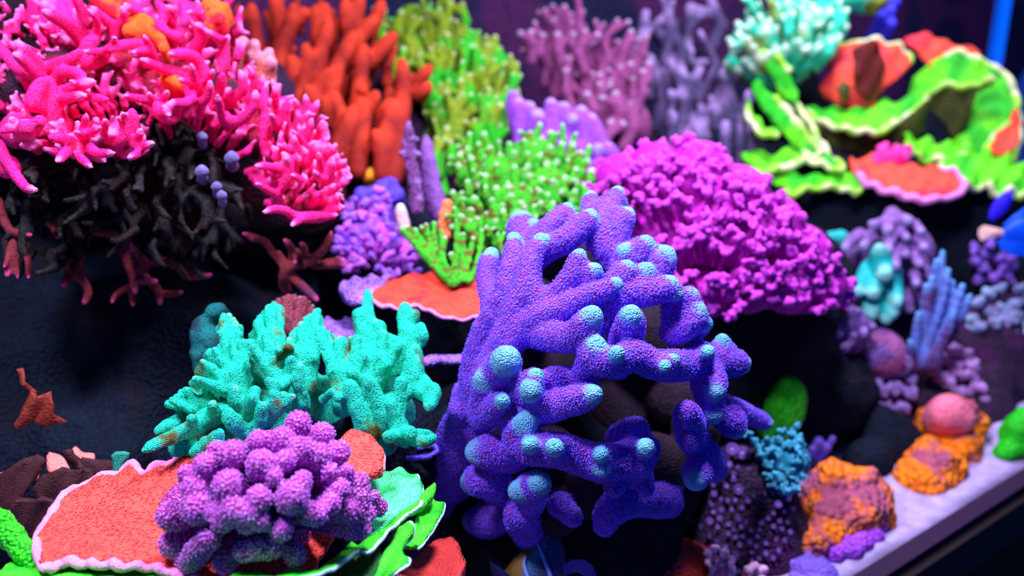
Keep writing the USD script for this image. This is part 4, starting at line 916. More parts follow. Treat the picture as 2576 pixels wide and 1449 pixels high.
def cluster_colony(name, label, cat, cl, mat, core, vox, k, tipr=0.4, tipfall=1.2, amp=0.0005, freq=250, part='branchlet', group=None):
    fld = Field(); tp, tr = [], []
    for p, r in core: fld.chain(np.atleast_2d(p), np.atleast_1d(r), 0)
    for i, (grp, c, root) in enumerate(cl):
        for a, b, r in grp: fld.cone(a, b, r, r * 0.9, i + 1); tp.append(a); tr.append(r)
        fld.cone(c, root, grp[0][2] * 1.2, grp[0][2] * 1.2, i + 1)
    v, f, lab = fld.mesh(vox, k); n = vnormals(v, f); v = v + n * ((meshkit.fbm(v * freq, 2, 7) - 0.5) * 2 * amp)[:, None]; n = vnormals(v, f)
    dist, j = cKDTree(np.array(tp)).query(v); tip = np.clip((tipr + tipfall - dist / np.array(tr)[j]) / tipfall, 0, 1)
    fl = lab[f[:, 0]]; fl = tidy(f, np.where(np.bincount(fl, minlength=len(cl) + 1)[fl] < 16, 0, fl))
    T = thing(name, label, cat, group, [v[:, 0].mean(), v[:, 1].mean(), v[:, 2].min()])
    for o in np.unique(fl[fl >= 0]):
        a = sub(v, f, n, fl == o, tip); put(T, 'base' if o == 0 else part, a[0], a[1], a[2], mat, a[3])
    return T
mc = clusters(mpoly, 27, 17, 10, 6.6, rng, md, (1800, 800), holes=[(1655, 560, 75, 45), (1760, 650, 60, 40), (1840, 670, 40, 25)])
mcore = [(P(x, y, md(x, y) + dd), r) for x, y, dd, r in [(1560, 450, .045, .028), (1650, 430, .05, .032), (1760, 440, .055, .038), (1850, 500, .055, .038), (1940, 570, .055, .036), (2010, 640, .05, .034), (2070, 720, .045, .026), (1980, 720, .05, .03), (1880, 720, .06, .03), (1780, 740, .05, .026), (1800, 580, .07, .045), (1680, 600, .08, .04)]]
cluster_colony('magenta_cluster_coral', 'big magenta coral of tiny clustered nubs behind the purple finger coral', 'coral', mc, MAG, mcore, 0.002, 0.002)
# pink and violet crust left of the orange plate
CRUST = skin('pink_violet_crust_skin', (0.62, 0.05, 0.62), (0.80, 0.14, 0.80), tip=(0.55, 0.22, 0.98), scale=240, bump=0.0015, patch=(0.22, 0.06, 0.75), pscale=28, pfrac=0.52)
rng = np.random.default_rng(35)
cd = lambda x, y: 0.93 + 0.0006 * (690 - y)
cc_ = clusters([(845, 600), (860, 540), (890, 500), (960, 480), (1010, 530), (1030, 600), (1060, 660), (1070, 690), (990, 695), (930, 680), (890, 660), (870, 690), (850, 680)], 22, 13, 7, 5.6, rng, cd, (960, 700))
cluster_colony('pink_crust_coral', 'bumpy pink and violet crust coral between the pink coral and the orange plate', 'coral', cc_, CRUST, [(P(900, 610, 1.02), .022), (P(960, 600, 1.035), .025), (P(1010, 640, 1.01), .02), (P(950, 545, 1.07), .02), (P(880, 660, .99), .012)], 0.002, 0.002)
SPIKE = skin('violet_spike_skin', (0.10, 0.012, 0.10), (0.22, 0.07, 0.28), tip=(0.35, 0.16, 0.5), scale=200, bump=0.004)
traced('violet_spike_coral', 'knotted dark violet spike standing upright left of the green finger coral', 'coral', """
8>17 1028,312,-4 1030,350 1034,400 1042,450 1050,525
8>10 1052,388,-6 1040,392
7>10 1010,385,-4 1028,392
8>10 1050,462,-6 1044,470
8>10 1016,360 1030,370
7>10 1048,350,-4 1034,356
7>9 1056,500,-4 1046,505
""", SPIKE, lambda x, y: 0.98, o1=0.0, amp=0.002, freq=150, vox=0.002)
LAVC = skin('lavender_cone_skin', (0.24, 0.07, 0.40), (0.36, 0.14, 0.55), scale=260, bump=0.003)
traced('lavender_cone_coral', 'ridged lavender cone behind the dark violet spike', 'coral', """
7>26- 1072,345 1076,390 1082,440 1095,505 1108,540
""", LAVC, lambda x, y: 1.02, o1=0.0, amp=0.002, freq=120, vox=0.0025)
TUBE = skin('orange_tube_skin', (0.95, 0.16, 0.04), (0.95, 0.3, 0.1), scale=250, bump=0.002)
lumps('orange_tube', 'short stacked orange tube worm stub beside the green finger coral', 'worm', [(1125, 515, 15), (1120, 540, 17), (1118, 565, 18), (1122, 590, 16)], TUBE, lambda x, y: 0.97, k=0.004, amp=0.0005, part='segment', back=0.006)
WNUB = skin('cream_nub_skin', (0.62, 0.35, 0.40), (0.7, 0.45, 0.5), tip=(0.95, 0.9, 0.85), scale=300, bump=0.001)
traced('cream_nub', 'single cream-tipped pink nub rising from the pink crust', 'coral', "11>14 1007,522 1012,550 1020,585", WNUB, lambda x, y: 0.955, o1=0.0, tipr=0.3, tipfall=1.4)
ORNG = skin('orange_button_skin', (0.9, 0.25, 0.01), (0.95, 0.4, 0.02), scale=400, bump=0.001)
lumps('orange_button', 'small orange button polyp in the dark foot of the red-orange branches', 'polyp', [(935, 440, 18), (952, 445, 14), (920, 446, 12)], ORNG, lambda x, y: 1.10, k=0.004, part='lobe')
lumps('blue_crust', 'deep blue crust in the gap below the orange button polyp', 'coral', [(960, 470, 18), (985, 460, 16), (940, 490, 20), (1000, 490, 18), (970, 500, 22), (910, 490, 20)], skin('deep_blue_skin', (0.07, 0.03, 0.55), (0.15, 0.08, 0.8), scale=200, bump=0.002), lambda x, y: 1.07, part='lobe')

# ---------------------------------------------------------------- back of the reef
ORB = skin('orange_branch_skin', (0.22, 0.004, 0.002), (0.30, 0.010, 0.003), tip=(0.70, 0.045, 0.012), scale=260, bump=0.0015)  # lighter growing tips; the dark base colour paints in shade between the fingers
od = lambda x, y: 1.05 + 0.0004 * (460 - y)
ob = place(parse("""
13>19 633,20 640,70 650,130 660,200
14>24 740,20 730,70 705,130 700,200 720,260
13>18 765,30 745,55 730,80
13>17 795,25 800,70 800,110
13>17 818,20 822,60 825,110
15>20 825,62 812,120 800,180 790,230
15>22 888,92 870,130 850,170 835,230 820,300
14>18 940,52 915,80 895,110 880,160
13>19 770,120 775,170 760,220 755,270
12>17 735,148 738,180 735,230
12>18 838,180 812,200 795,225 775,260
14>18 988,92 960,125 930,155 912,170
14>20 915,122 910,160 905,220 900,300
13>18 773,225 790,250 800,290
12>17 842,240 850,270 865,300 850,330
13>20 912,225 918,255
15>22 908,258 915,300 905,360 900,430
13>17 945,240 930,270 918,300
14>22 888,275 870,320 850,370 845,430
14>24 1010,160 1015,220 1010,300 1000,380 985,450
10>14 1080,170 1060,195 1035,210 1015,205
12>16 1075,215 1060,235 1035,240
11>15 975,260 965,290 960,330
13>20 985,260 975,310 965,370 960,440
10>14 815,250 825,280 830,310
14>18 690,-10 700,40 705,90
13>17 870,10 875,60 890,110
13>17 905,-10 900,40 905,90
12>16 960,10 945,50 930,90
12>16 945,335 955,360 960,400
"""), od, -0.005, 0.03)
rng = np.random.default_rng(41)
ob += bush([(570, -20), (900, -20), (1000, 120), (980, 260), (900, 300), (800, 300), (720, 240), (600, 120)], 55, rng, (830, 430), 110, 11, lambda x, y: od(x, y) + 0.045, up=0.6, fork=0.4, basedepth=0.04)
ocore = [(P(x, y, od(x, y) + .08), r) for x, y, r in [(720, 290, .025), (800, 330, .03), (880, 390, .035), (960, 430, .03), (700, 180, .025), (850, 220, .03), (990, 380, .03), (640, 150, .03)]]
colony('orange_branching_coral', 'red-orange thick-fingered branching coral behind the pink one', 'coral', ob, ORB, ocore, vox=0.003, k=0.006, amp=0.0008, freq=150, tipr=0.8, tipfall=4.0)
OKN = skin('orange_nub_skin', (0.80, 0.10, 0.08), (0.92, 0.25, 0.22), tip=(0.95, 0.35, 0.6), scale=330, bump=0.002)
colony('orange_nub_coral', 'cluster of pale orange-pink stubby fingers just right of the pink coral top', 'coral', place(parse("""
14>17 588,110 592,140 598,175
14>17 612,105 615,140 618,180
14>16 640,112,-6 632,130 625,150
11>14 632,138,-6 636,165 640,190
11>14 650,140,-4 652,165 650,195
11>14 677,130 675,150 665,185
12>15 685,155,-6 678,175 668,205
10>13 660,150 656,180
14>16- 575,95 585,120 600,160
"""), lambda x, y: 0.93, 0, 0.01), OKN, [(P(620, 180, .95), .018), (P(660, 195, .95), .015)], vox=0.0022, k=0.004, amp=0.0006, freq=250, tipr=0.2)
YG = skin('yellow_green_skin', (0.16, 0.17, 0.004), (0.24, 0.42, 0.008), tip=(0.90, 0.92, 0.62), scale=220, bump=0.002, patch=(0.02, 0.45, 0.01), pscale=22, pfrac=0.55)
yd = lambda x, y: 1.16 + 0.00045 * (440 - y)
rng = np.random.default_rng(43)
yb = bush([(925, 30), (960, 5), (1020, 25), (1060, -10), (1160, -20), (1175, 70), (1215, 90), (1270, 90), (1300, 150), (1305, 220), (1270, 300), (1200, 300), (1110, 290), (1085, 250), (1080, 160), (1030, 130), (960, 110)], 27, rng, (1150, 450), 95, 9, yd, up=0.7, bend=0.18, fork=0.6, basedepth=0.03, jitter=0.025)
yb += bush([(1085, 230), (1300, 230), (1270, 330), (1190, 350), (1150, 400), (1095, 380)], 34, rng, (1150, 520), 95, 10, lambda x, y: yd(x, y) - 0.01, up=0.7, bend=0.18, fork=0.5, basedepth=0.03, jitter=0.02)
ycore = [(P(x, y, yd(x, y) + .07), r) for x, y, r in [(1000, 120, .03), (1080, 130, .04), (1160, 150, .045), (1230, 190, .04), (1150, 270, .05), (1230, 280, .04), (1130, 370, .04), (1190, 380, .035), (1040, 60, .03)]]
colony('yellow_green_branching_coral', 'yellow-green branching coral with cream tips between the orange and mauve ones', 'coral', yb, YG, ycore, vox=0.0028, k=0.005, amp=0.0012, freq=150, tipr=0.25, tipfall=1.1)
MAUVE = skin('mauve_branch_skin', (0.20, 0.025, 0.10), (0.34, 0.07, 0.25), tip=(0.75, 0.75, 0.95), scale=200, bump=0.002)
vd = lambda x, y: 1.34 + 0.00045 * (330 - y)
rng = np.random.default_rng(45)
vb = bush([(1290, 60), (1380, 10), (1440, -20), (1480, -10), (1480, 40), (1560, 50), (1625, 90), (1640, 160), (1600, 200), (1560, 230), (1500, 200), (1420, 170), (1340, 140)], 36, rng, (1470, 370), 85, 11, vd, up=0.25, bend=0.35, fork=0.5, basedepth=0.035, jitter=0.03)
vb += bush([(1420, 170), (1620, 180), (1620, 300), (1540, 330), (1450, 280)], 50, rng, (1510, 480), 90, 13, vd, up=0.4, bend=0.2, fork=0.3, basedepth=0.035, jitter=0.02)
vcore = [(P(x, y, vd(x, y) + .08), r) for x, y, r in [(1400, 150, .03), (1480, 160, .045), (1560, 180, .045), (1500, 260, .045), (1560, 320, .05), (1440, 90, .03), (1350, 110, .025)]]
colony('mauve_branching_coral', 'dusky mauve branching coral with white tips at the top centre', 'coral', vb, MAUVE, vcore, vox=0.0032, k=0.006, amp=0.001, freq=120, tipr=0.3, tipfall=1.0)
LAVF = skin('lavender_finger_skin', (0.26, 0.04, 0.50), (0.36, 0.09, 0.66), tip=(0.75, 0.9, 1.0), scale=200, bump=0.002)
ld = lambda x, y: 1.14 + 0.0003 * (450 - y)
colony('lavender_finger_coral', 'lavender finger coral with white tips peeking over the green finger coral', 'coral', place(parse("""
16>20 1332,270 1325,320 1320,380
18>22 1352,290,-10 1345,340 1340,400
17>21 1418,272 1425,320 1430,380
16>20 1462,280 1470,330 1478,390
15>20 1488,300 1505,350 1520,410
15>20 1505,375,-14 1515,400 1525,430
15>19 1530,372 1540,400 1545,440
15>20 1305,260 1310,310 1315,380
16>20 1385,262 1390,310 1395,370
15>19 1440,300,-10 1445,340
30>34- 1400,360 1450,400
30>34- 1500,430 1540,460
14>18 1290,240 1295,280 1305,330
"""), ld, 0, 0.03), LAVF, [(P(1380, 400, 1.22), .05), (P(1470, 430, 1.22), .05), (P(1530, 460, 1.20), .04)], vox=0.003, k=0.008, amp=0.0008, freq=120, tipr=0.2, tipfall=1.0)
GREY = skin('grey_lilac_skin', (0.030, 0.020, 0.065), (0.07, 0.045, 0.13), tip=(0.34, 0.21, 0.46), scale=160, bump=0.002)  # pale lilac tips; bases darkened in colour to paint in their occlusion
gd = lambda x, y: 1.40 + 0.0005 * (420 - y)
rng = np.random.default_rng(47)
grb = bush([(1590, 20), (1640, -20), (1720, -20), (1790, 0), (1760, 100), (1790, 180), (1850, 150), (1895, 150), (1900, 230), (1880, 330), (1780, 330), (1700, 300), (1640, 220), (1620, 120)], 52, rng, (1740, 520), 150, 13, gd, up=0.65, bend=0.3, fork=0.6, basedepth=0.04, jitter=0.04)
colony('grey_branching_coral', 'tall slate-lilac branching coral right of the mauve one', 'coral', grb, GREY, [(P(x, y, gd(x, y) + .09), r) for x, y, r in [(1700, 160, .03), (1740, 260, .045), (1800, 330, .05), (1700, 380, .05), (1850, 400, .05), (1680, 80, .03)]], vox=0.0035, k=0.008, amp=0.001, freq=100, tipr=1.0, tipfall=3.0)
LIME = skin('seafoam_skin', (0.01, 0.42, 0.20), (0.03, 0.72, 0.42), tip=(0.72, 0.98, 0.72), scale=160, bump=0.002, patch=(0.25, 0.32, 0.03), pscale=14, pfrac=0.56)
ad = dome(1990, 90, 190, 150, 1.54, 0.10)
rng = np.random.default_rng(49)
ab = bush([(1815, 180), (1830, 100), (1850, 40), (1890, -20), (2120, -20), (2140, 20), (2130, 80), (2080, 120), (2000, 130), (1930, 130), (1870, 190)], 25, rng, (1985, 240), 85, 9.5, ad, up=0.1, bend=0.15, fork=0.3, basedepth=0.03, jitter=0.02)
colony('seafoam_tentacle_coral', 'round seafoam-green coral of fine upright tentacles at the top right', 'coral', ab, LIME, [(P(1900, 110, 1.60), .045), (P(1980, 90, 1.60), .055), (P(2060, 70, 1.60), .05), (P(1960, 180, 1.60), .035), (P(1860, 170, 1.60), .03)], vox=0.0032, k=0.005, amp=0.0008, freq=100, tipr=0.5, tipfall=2.0, part='tentacle')
lumps('green_leaf_coral', 'blurred green fringe at the top edge right of the seafoam coral', 'coral', [(2150, -6, 22), (2180, -2, 22), (2205, 6, 16), (2120, 0, 20), (2225, -6, 14)], LIME, lambda x, y: 1.72, part='lobe')
lumps('blue_sponge', 'small deep blue sponge on the dark back wall at the upper right', 'sponge', [(2235, 30, 16), (2240, 60, 14), (2215, 40, 12), (2250, 5, 14)], skin('royal_blue_skin', (0.06, 0.05, 0.85), None, scale=200), lambda x, y: 1.8, part='lobe', back=0.05)

# ---------------------------------------------------------------- green and red scroll coral, upper right
SG = skin('scroll_green_skin', (0.06, 0.62, 0.004), (0.16, 0.78, 0.004), scale=150, bump=0.002, patch=(0.02, 0.50, 0.01), pscale=14, pfrac=0.5)
SR = skin('scroll_red_skin', (0.92, 0.05, 0.015), (0.95, 0.10, 0.05), scale=150, bump=0.002, patch=(0.85, 0.03, 0.05), pscale=14, pfrac=0.55)
SRIM = skin('scroll_rim_skin', (0.74, 0.82, 0.30), (0.85, 0.9, 0.5), scale=150, bump=0.001, patch=(0.35, 0.75, 0.05), pscale=25, pfrac=0.52)
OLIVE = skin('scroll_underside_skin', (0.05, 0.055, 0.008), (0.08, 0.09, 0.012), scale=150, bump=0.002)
T = thing('green_scroll_coral', 'large green scroll coral with cream rims and a red heart at the upper right', 'coral', at=P(2250, 480, 1.45))
def lobe(o, x, y, d, nrm, mat, rim=None, rr=8, cv=0.0, ruf=0.004, rim_m=SRIM, nm='lobe', th=0.006, lab=None):
    plate(T, o, plane(x, y, d, nrm, cv), mat, rim_m if rim else None, rim=rim or (0, 1), rim_r=rr, thick=th, step=13, amp=0.004, freq=30, ruffle=ruf, name=nm, edge_wave=5, label=lab)
lobe([(2280, 250), (2300, 190), (2340, 160), (2400, 125), (2440, 135), (2480, 160), (2530, 180), (2552, 230), (2566, 300), (2560, 380), (2540, 440), (2480, 440), (2400, 430), (2330, 420), (2380, 370), (2430, 330), (2450, 280), (2450, 230), (2420, 220), (2380, 215), (2330, 240)], 2480, 260, 1.56, (-0.45, -1, 0.75), SG, (0.12, 0.5), 9)
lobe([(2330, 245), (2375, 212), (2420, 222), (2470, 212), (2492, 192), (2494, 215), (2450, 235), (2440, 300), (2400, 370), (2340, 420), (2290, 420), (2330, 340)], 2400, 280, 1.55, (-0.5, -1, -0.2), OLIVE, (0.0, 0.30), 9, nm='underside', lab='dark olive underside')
lobe([(2085, 175), (2075, 130), (2090, 100), (2150, 108), (2170, 98), (2195, 93), (2225, 105), (2262, 112), (2290, 140), (2285, 165), (2240, 210), (2205, 255), (2195, 300), (2165, 290), (2120, 272), (2075, 245), (2058, 212), (2075, 195)], 2170, 200, 1.50, (0.1, -1, 0.55), SR, (0.05, 0.45), 7, cv=0.35)
lobe([(2272, 100), (2285, 90), (2320, 80), (2365, 98), (2405, 112), (2455, 118), (2465, 132), (2425, 140), (2390, 165), (2352, 185), (2335, 160), (2310, 130)], 2360, 130, 1.62, (0, -1, 0.6), SR, None)
lobe([(2155, 120), (2195, 97), (2215, 120), (2225, 190), (2190, 255), (2160, 230), (2150, 170)], 2190, 180, 1.485, (0.3, -1, 0.1), skin('scroll_painted_shade_skin', (0.14, 0.015, 0.012), None, scale=150), None, nm='shade_sheet', lab='painted shade inside the red lobe, a dark maroon fold')  # dark sheet painting the shaded inside of the red lobe
lobe([(2105, 215), (2125, 200), (2142, 225), (2135, 250), (2112, 245)], 2125, 225, 1.475, (0, -1, 0.2), OLIVE, None, nm='shade_sheet')  # dark sheet added as the shade of a hole
lobe([(2010, 268), (2040, 285), (2075, 305), (2120, 322), (2170, 328), (2220, 325), (2270, 300), (2320, 262), (2345, 235), (2300, 240), (2250, 255), (2215, 250), (2150, 270), (2080, 268)], 2170, 310, 1.46, (0, -0.35, 1.0), SG, (0.0, 0.55), 9, cv=0.1)
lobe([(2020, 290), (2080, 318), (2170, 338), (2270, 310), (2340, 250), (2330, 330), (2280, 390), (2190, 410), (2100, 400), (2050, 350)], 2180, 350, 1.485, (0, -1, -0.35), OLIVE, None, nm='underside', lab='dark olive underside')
lobe([(1905, 140), (1925, 128), (1955, 142), (1985, 180), (2005, 225), (2008, 262), (1990, 262), (1960, 235), (1940, 190)], 1960, 200, 1.44, (-0.4, -1, 0.35), SG, (0.0, 0.3), 9)
lobe([(1888, 215), (1905, 200), (1930, 225), (1965, 262), (2000, 300), (2030, 340), (2065, 380), (2050, 400), (2000, 370), (1960, 320), (1915, 270)], 1970, 290, 1.42, (-0.3, -1, 0.5), SG, (0.15, 0.62), 9)
lobe([(1880, 245), (1895, 290), (1930, 315), (1965, 328), (1950, 340), (1905, 325), (1882, 290)], 1915, 300, 1.41, (0, -0.6, 1), SG, (0.45, 0.95), 7)
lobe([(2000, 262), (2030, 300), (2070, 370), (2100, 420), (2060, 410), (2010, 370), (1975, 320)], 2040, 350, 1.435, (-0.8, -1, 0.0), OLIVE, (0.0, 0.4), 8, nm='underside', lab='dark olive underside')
lobe([(1870, 385), (1895, 372), (1950, 388), (1990, 372), (2050, 375), (2110, 400), (2120, 428), (2080, 415), (2030, 402), (1985, 412), (1930, 428), (1890, 418)], 1990, 400, 1.40, (0, -0.5, 1), SG, (0.42, 0.92), 9)
lobe([(1930, 440), (1970, 430), (2020, 445), (2100, 432), (2172, 425), (2175, 455), (2160, 485), (2125, 470), (2080, 468), (2030, 470), (1995, 490), (1960, 462)], 2060, 460, 1.38, (0, -0.5, 1), SG, (0.42, 0.9), 9)
lobe([(2140, 398), (2200, 390), (2260, 408), (2330, 415), (2400, 425), (2425, 450), (2415, 485), (2350, 500), (2290, 492), (2220, 472), (2180, 452), (2150, 430)], 2280, 450, 1.37, (0, -0.45, 1.0), SR, (0.35, 0.95), 9, rim_m=PINKR)
lobe([(2380, 380), (2430, 365), (2500, 385), (2560, 400), (2600, 440), (2590, 490), (2520, 480), (2470, 460), (2440, 472), (2400, 455), (2370, 410)], 2480, 430, 1.40, (-0.1, -0.5, 1.0), SG, (0.45, 0.95), 9, ruf=0.010)
lobe([(2270, 340), (2330, 350), (2420, 360), (2440, 390), (2380, 400), (2310, 395)], 2350, 375, 1.45, (0, -0.5, 1.0), SG, (0.4, 0.95), 7, ruf=0.008)
lobe([(2478, 375), (2500, 340), (2540, 310), (2556, 270), (2570, 300), (2560, 360), (2530, 390), (2495, 392)], 2520, 350, 1.43, (-0.4, -1, 0.8), SR, (0.0, 0.3), 7)
rng = np.random.default_rng(51)
cluster_colony('magenta_bud_coral', 'small hot magenta coral tuft sitting on the far red plate', 'coral', clusters([(2200, 385), (2240, 370), (2290, 380), (2285, 402), (2230, 408), (2200, 402)], 22, 13, 6, 9, rng, lambda x, y: 1.405, (2245, 440)), skin('hot_magenta_skin', (0.9, 0.01, 0.22), None, tip=(0.95, 0.1, 0.6), scale=200), [(P(2245, 405, 1.42), .02)], 0.003, 0.004)
# ---------------------------------------------------------------- right side
LAV = skin('lavender_knob_skin', (0.17, 0.06, 0.28), (0.30, 0.14, 0.44), tip=(0.48, 0.42, 0.82), scale=160, bump=0.002)
TK = skin('teal_cone_skin', (0.0, 0.36, 0.34), (0.02, 0.55, 0.50), tip=(0.45, 0.85, 0.72), scale=160, bump=0.002)
lvd = dome(2265, 650, 160, 150, 1.28, 0.08)
rng = np.random.default_rng(53)
lb = bush([(2100, 620), (2150, 590), (2200, 555), (2250, 545), (2310, 560), (2345, 610), (2350, 700), (2330, 770), (2290, 790), (2280, 700), (2220, 640), (2150, 660)], 40, rng, (2240, 560), 50, 15, lvd, up=-0.4, bend=0.1, fork=0.0, basedepth=0.045, jitter=0.008, part='knob')
colony('lavender_knob_coral', 'domed lavender knob coral on the right, behind the magenta coral', 'coral', lb, LAV, [(P(2260, 640, 1.31), .05), (P(2290, 720, 1.31), .038), (P(2190, 640, 1.30), .03), (P(2150, 640, 1.30), .02)], vox=0.0028, k=0.003, amp=0.0008, freq=100, tipr=0.2, tipfall=1.2)
colony('teal_cone_coral', 'teal and mint drooping cones in front of the lavender dome', 'coral', place(parse("""
14>30 2212,625 2215,665 2215,700
18>24 2190,790,-4 2195,760 2200,720
16>22 2255,760,-4 2245,720 2235,690
13>18 2228,805,-4 2230,775 2235,750
16>22 2195,740,-12 2205,710 2210,680
14>20 2160,735 2170,710 2185,680
12>16 2130,725 2140,735 2160,715
20>24 2225,690,-14 2225,660
13>18 2245,790 2248,760 2240,730
"""), lambda x, y: 1.19, 0, 0.03), TK, [(P(2215, 690, 1.22), .028)], vox=0.0026, k=0.006, amp=0.0008, freq=120, tipr=0.2, tipfall=1.5, part='cone')
lumps('aqua_cap_coral', 'flat aqua cap at the left shoulder of the lavender knob coral', 'coral', [(2090, 600, 18), (2115, 598, 20), (2140, 610, 16), (2080, 612, 12)], TK, lambda x, y: 1.30, part='lobe', back=0.03)
BLADE = skin('steel_blue_skin', (0.10, 0.14, 0.50), (0.16, 0.26, 0.75), tip=(0.16, 0.45, 0.95), scale=200, bump=0.002, patch=(0.12, 0.04, 0.20), pscale=18, pfrac=0.55)
colony('blue_blade_coral', 'steel-blue coral of narrow upright blades right of the lavender dome', 'coral', place(parse("""
7>13 2371,635 2365,690 2350,760 2320,860
6>12 2355,655 2348,710 2335,780
7>13 2385,680 2375,740 2355,800 2325,880
8>14 2421,720 2405,770 2380,830 2345,900
7>13 2440,745 2420,790 2390,850
7>12 2330,720 2325,780 2310,850
7>12 2345,700,-8 2338,760,-6 2318,840
7>12 2400,780,-10 2385,830,-8 2350,890
7>12 2310,790 2305,840 2300,890
8>13 2395,710,8 2385,780,8 2360,850
7>12 2290,860,-6 2295,900 2300,930
"""), lambda x, y: 1.17, 0, 0.02), BLADE, [(P(2330, 900, 1.20), .022)], vox=0.0024, k=0.003, amp=0.001, freq=120, tipr=0.5, tipfall=3.0, part='blade')
ZL = skin('lilac_polyp_skin', (0.10, 0.035, 0.22), (0.20, 0.085, 0.36), tip=(0.55, 0.36, 0.85), scale=180, bump=0.002, patch=(0.36, 0.06, 0.22), pscale=14, pfrac=0.62)
rng = np.random.default_rng(55)
def tuft(name, label, poly, s1, s2, n, r, depth, base, mat, core, vox=0.003, k=0.004, seed=1, cat='coral', tipr=0.3, tipfall=1.3, part='branchlet'):
    return cluster_colony(name, label, cat, clusters(poly, s1, s2, n, r, np.random.default_rng(seed), depth, base), mat, core, vox, k, tipr, tipfall, part=part)
tuft('lilac_cluster_coral', 'blurred lilac cluster coral with a reddish corner hanging below the magenta coral', [(1985, 800), (2030, 770), (2100, 770), (2170, 790), (2190, 830), (2150, 870), (2100, 920), (2060, 890), (2010, 850)], 26, 14, 7, 6.5, lambda x, y: 1.10 + 0.0002 * (x - 2000), (2100, 830), ZL, [(P(2060, 820, 1.16), .03), (P(2120, 830, 1.17), .035)], seed=61)
tuft('lilac_cluster_coral', 'lilac polyp cluster coral left of the far orange rock', [(2080, 1040), (2110, 980), (2130, 920), (2200, 900), (2290, 900), (2300, 960), (2280, 1030), (2240, 1090), (2200, 1110), (2150, 1070)], 30, 15, 6, 9.5, lambda x, y: 1.18, (2220, 980), ZL, [(P(2190, 980, 1.25), .045), (P(2240, 980, 1.26), .045), (P(2200, 1060, 1.23), .03)], seed=63)
PDOME = skin('rose_dome_skin', (0.36, 0.08, 0.24), (0.46, 0.14, 0.40), scale=160, bump=0.004, patch=(0.22, 0.10, 0.40), pscale=22, pfrac=0.55)
lumps('rose_dome_coral', 'smooth rose-violet dome coral below the blue blades', 'coral', [(2210, 880, 56), (2190, 900, 40), (2240, 900, 40)], PDOME, lambda x, y: 1.20, k=0.02, part='lobe', vox=0.003)
PCY = skin('lilac_cyan_skin', (0.24, 0.07, 0.34), (0.36, 0.15, 0.46), tip=(0.16, 0.66, 0.74), scale=160, bump=0.002, patch=(0.10, 0.50, 0.55), pscale=10, pfrac=0.58)
tuft('cyan_lilac_coral', 'lilac coral with pale cyan patches at the right edge', [(2440, 780), (2480, 730), (2540, 720), (2600, 740), (2600, 1010), (2540, 1000), (2480, 960), (2430, 900)], 28, 15, 8, 7.5, lambda x, y: 1.28, (2540, 950), PCY, [(P(2500, 830, 1.36), .05), (P(2560, 880, 1.36), .06), (P(2500, 930, 1.34), .045)], seed=65)
tuft('violet_bush_coral', 'dim violet and green bush coral under the blue fish at the right edge', [(2440, 640), (2480, 600), (2540, 640), (2560, 700), (2480, 720), (2450, 690)], 28, 13, 4, 8, lambda x, y: 1.36, (2500, 720), skin('dim_violet_skin', (0.16, 0.05, 0.40), None, tip=(0.30, 0.16, 0.75), scale=160, patch=(0.02, 0.25, 0.06), pscale=12, pfrac=0.58), [(P(2500, 680, 1.44), .04)], seed=67)
tuft('lilac_cluster_coral', 'pink-lilac lumpy coral above the far orange rock', [(2340, 930), (2400, 880), (2450, 900), (2470, 960), (2480, 1010), (2420, 1000), (2370, 980)], 26, 15, 7, 8, lambda x, y: 1.21, (2420, 1000), skin('pink_lilac_skin', (0.22, 0.06, 0.26), (0.32, 0.11, 0.38), tip=(0.6, 0.36, 0.8), scale=160, bump=0.002), [(P(2400, 950, 1.28), .045), (P(2450, 980, 1.27), .04)], seed=69)
ORK = skin('orange_rock_skin', (0.88, 0.14, 0.004), (0.95, 0.24, 0.006), scale=70, bump=0.008, patch=(0.36, 0.07, 0.14), pscale=16, pfrac=0.57, rough=0.8)
def boulder(name, label, pts, mat, depth, vox=0.0035, k=0.03, amp=0.013, freq=42, seed=5, cat='rock'):
    fld = Field()
    for x, y, r in pts: d = depth(x, y); p = P(x, y, d); fld.cone(p, p, r * d / FPX, r * d / FPX, 0)
    v, f, _ = fld.mesh(vox, k); n = vnormals(v, f); v = v + n * ((meshkit.fbm(v * freq, 4, seed) - 0.5) * 2 * amp)[:, None]
    return solo(name, (v, f), mat, label, cat, smooth=True)
boulder('orange_rock', 'orange crusted rock with mauve patches on the sand near the front glass', [(2110, 1210, 50), (2170, 1250, 60), (2080, 1270, 60), (2150, 1320, 60), (2060, 1340, 55), (2210, 1300, 36), (2040, 1385, 34), (2085, 1365, 36), (2015, 1360, 24)], ORK, lambda x, y: min(1.0, ground(y + 8)), seed=71)
boulder('orange_rock', 'farther orange and rose rock below the lilac corals at the right', [(2400, 1040, 50), (2350, 1090, 50), (2320, 1150, 50), (2400, 1120, 46), (2440, 1080, 34), (2290, 1190, 36), (2360, 1190, 40), (2430, 1140, 36), (2400, 1180, 34), (2340, 1215, 30)], ORK, lambda x, y: min(1.17, ground(y + 6)), seed=72)
lumps('rose_ball_coral', 'smooth rose-pink ball coral on the farther orange rock', 'coral', [(2385, 1030, 38), (2420, 1055, 32), (2368, 1048, 26)], skin('rose_ball_skin', (0.80, 0.14, 0.22), (0.85, 0.2, 0.3), scale=160, bump=0.002), lambda x, y: 1.12, k=0.02, part='lobe', vox=0.003)
BALL = skin('green_ball_skin', (0.02, 0.75, 0.01), (0.05, 0.95, 0.02), scale=120, bump=0.004, patch=(0.0, 0.12, 0.10), pscale=20, pfrac=0.62)
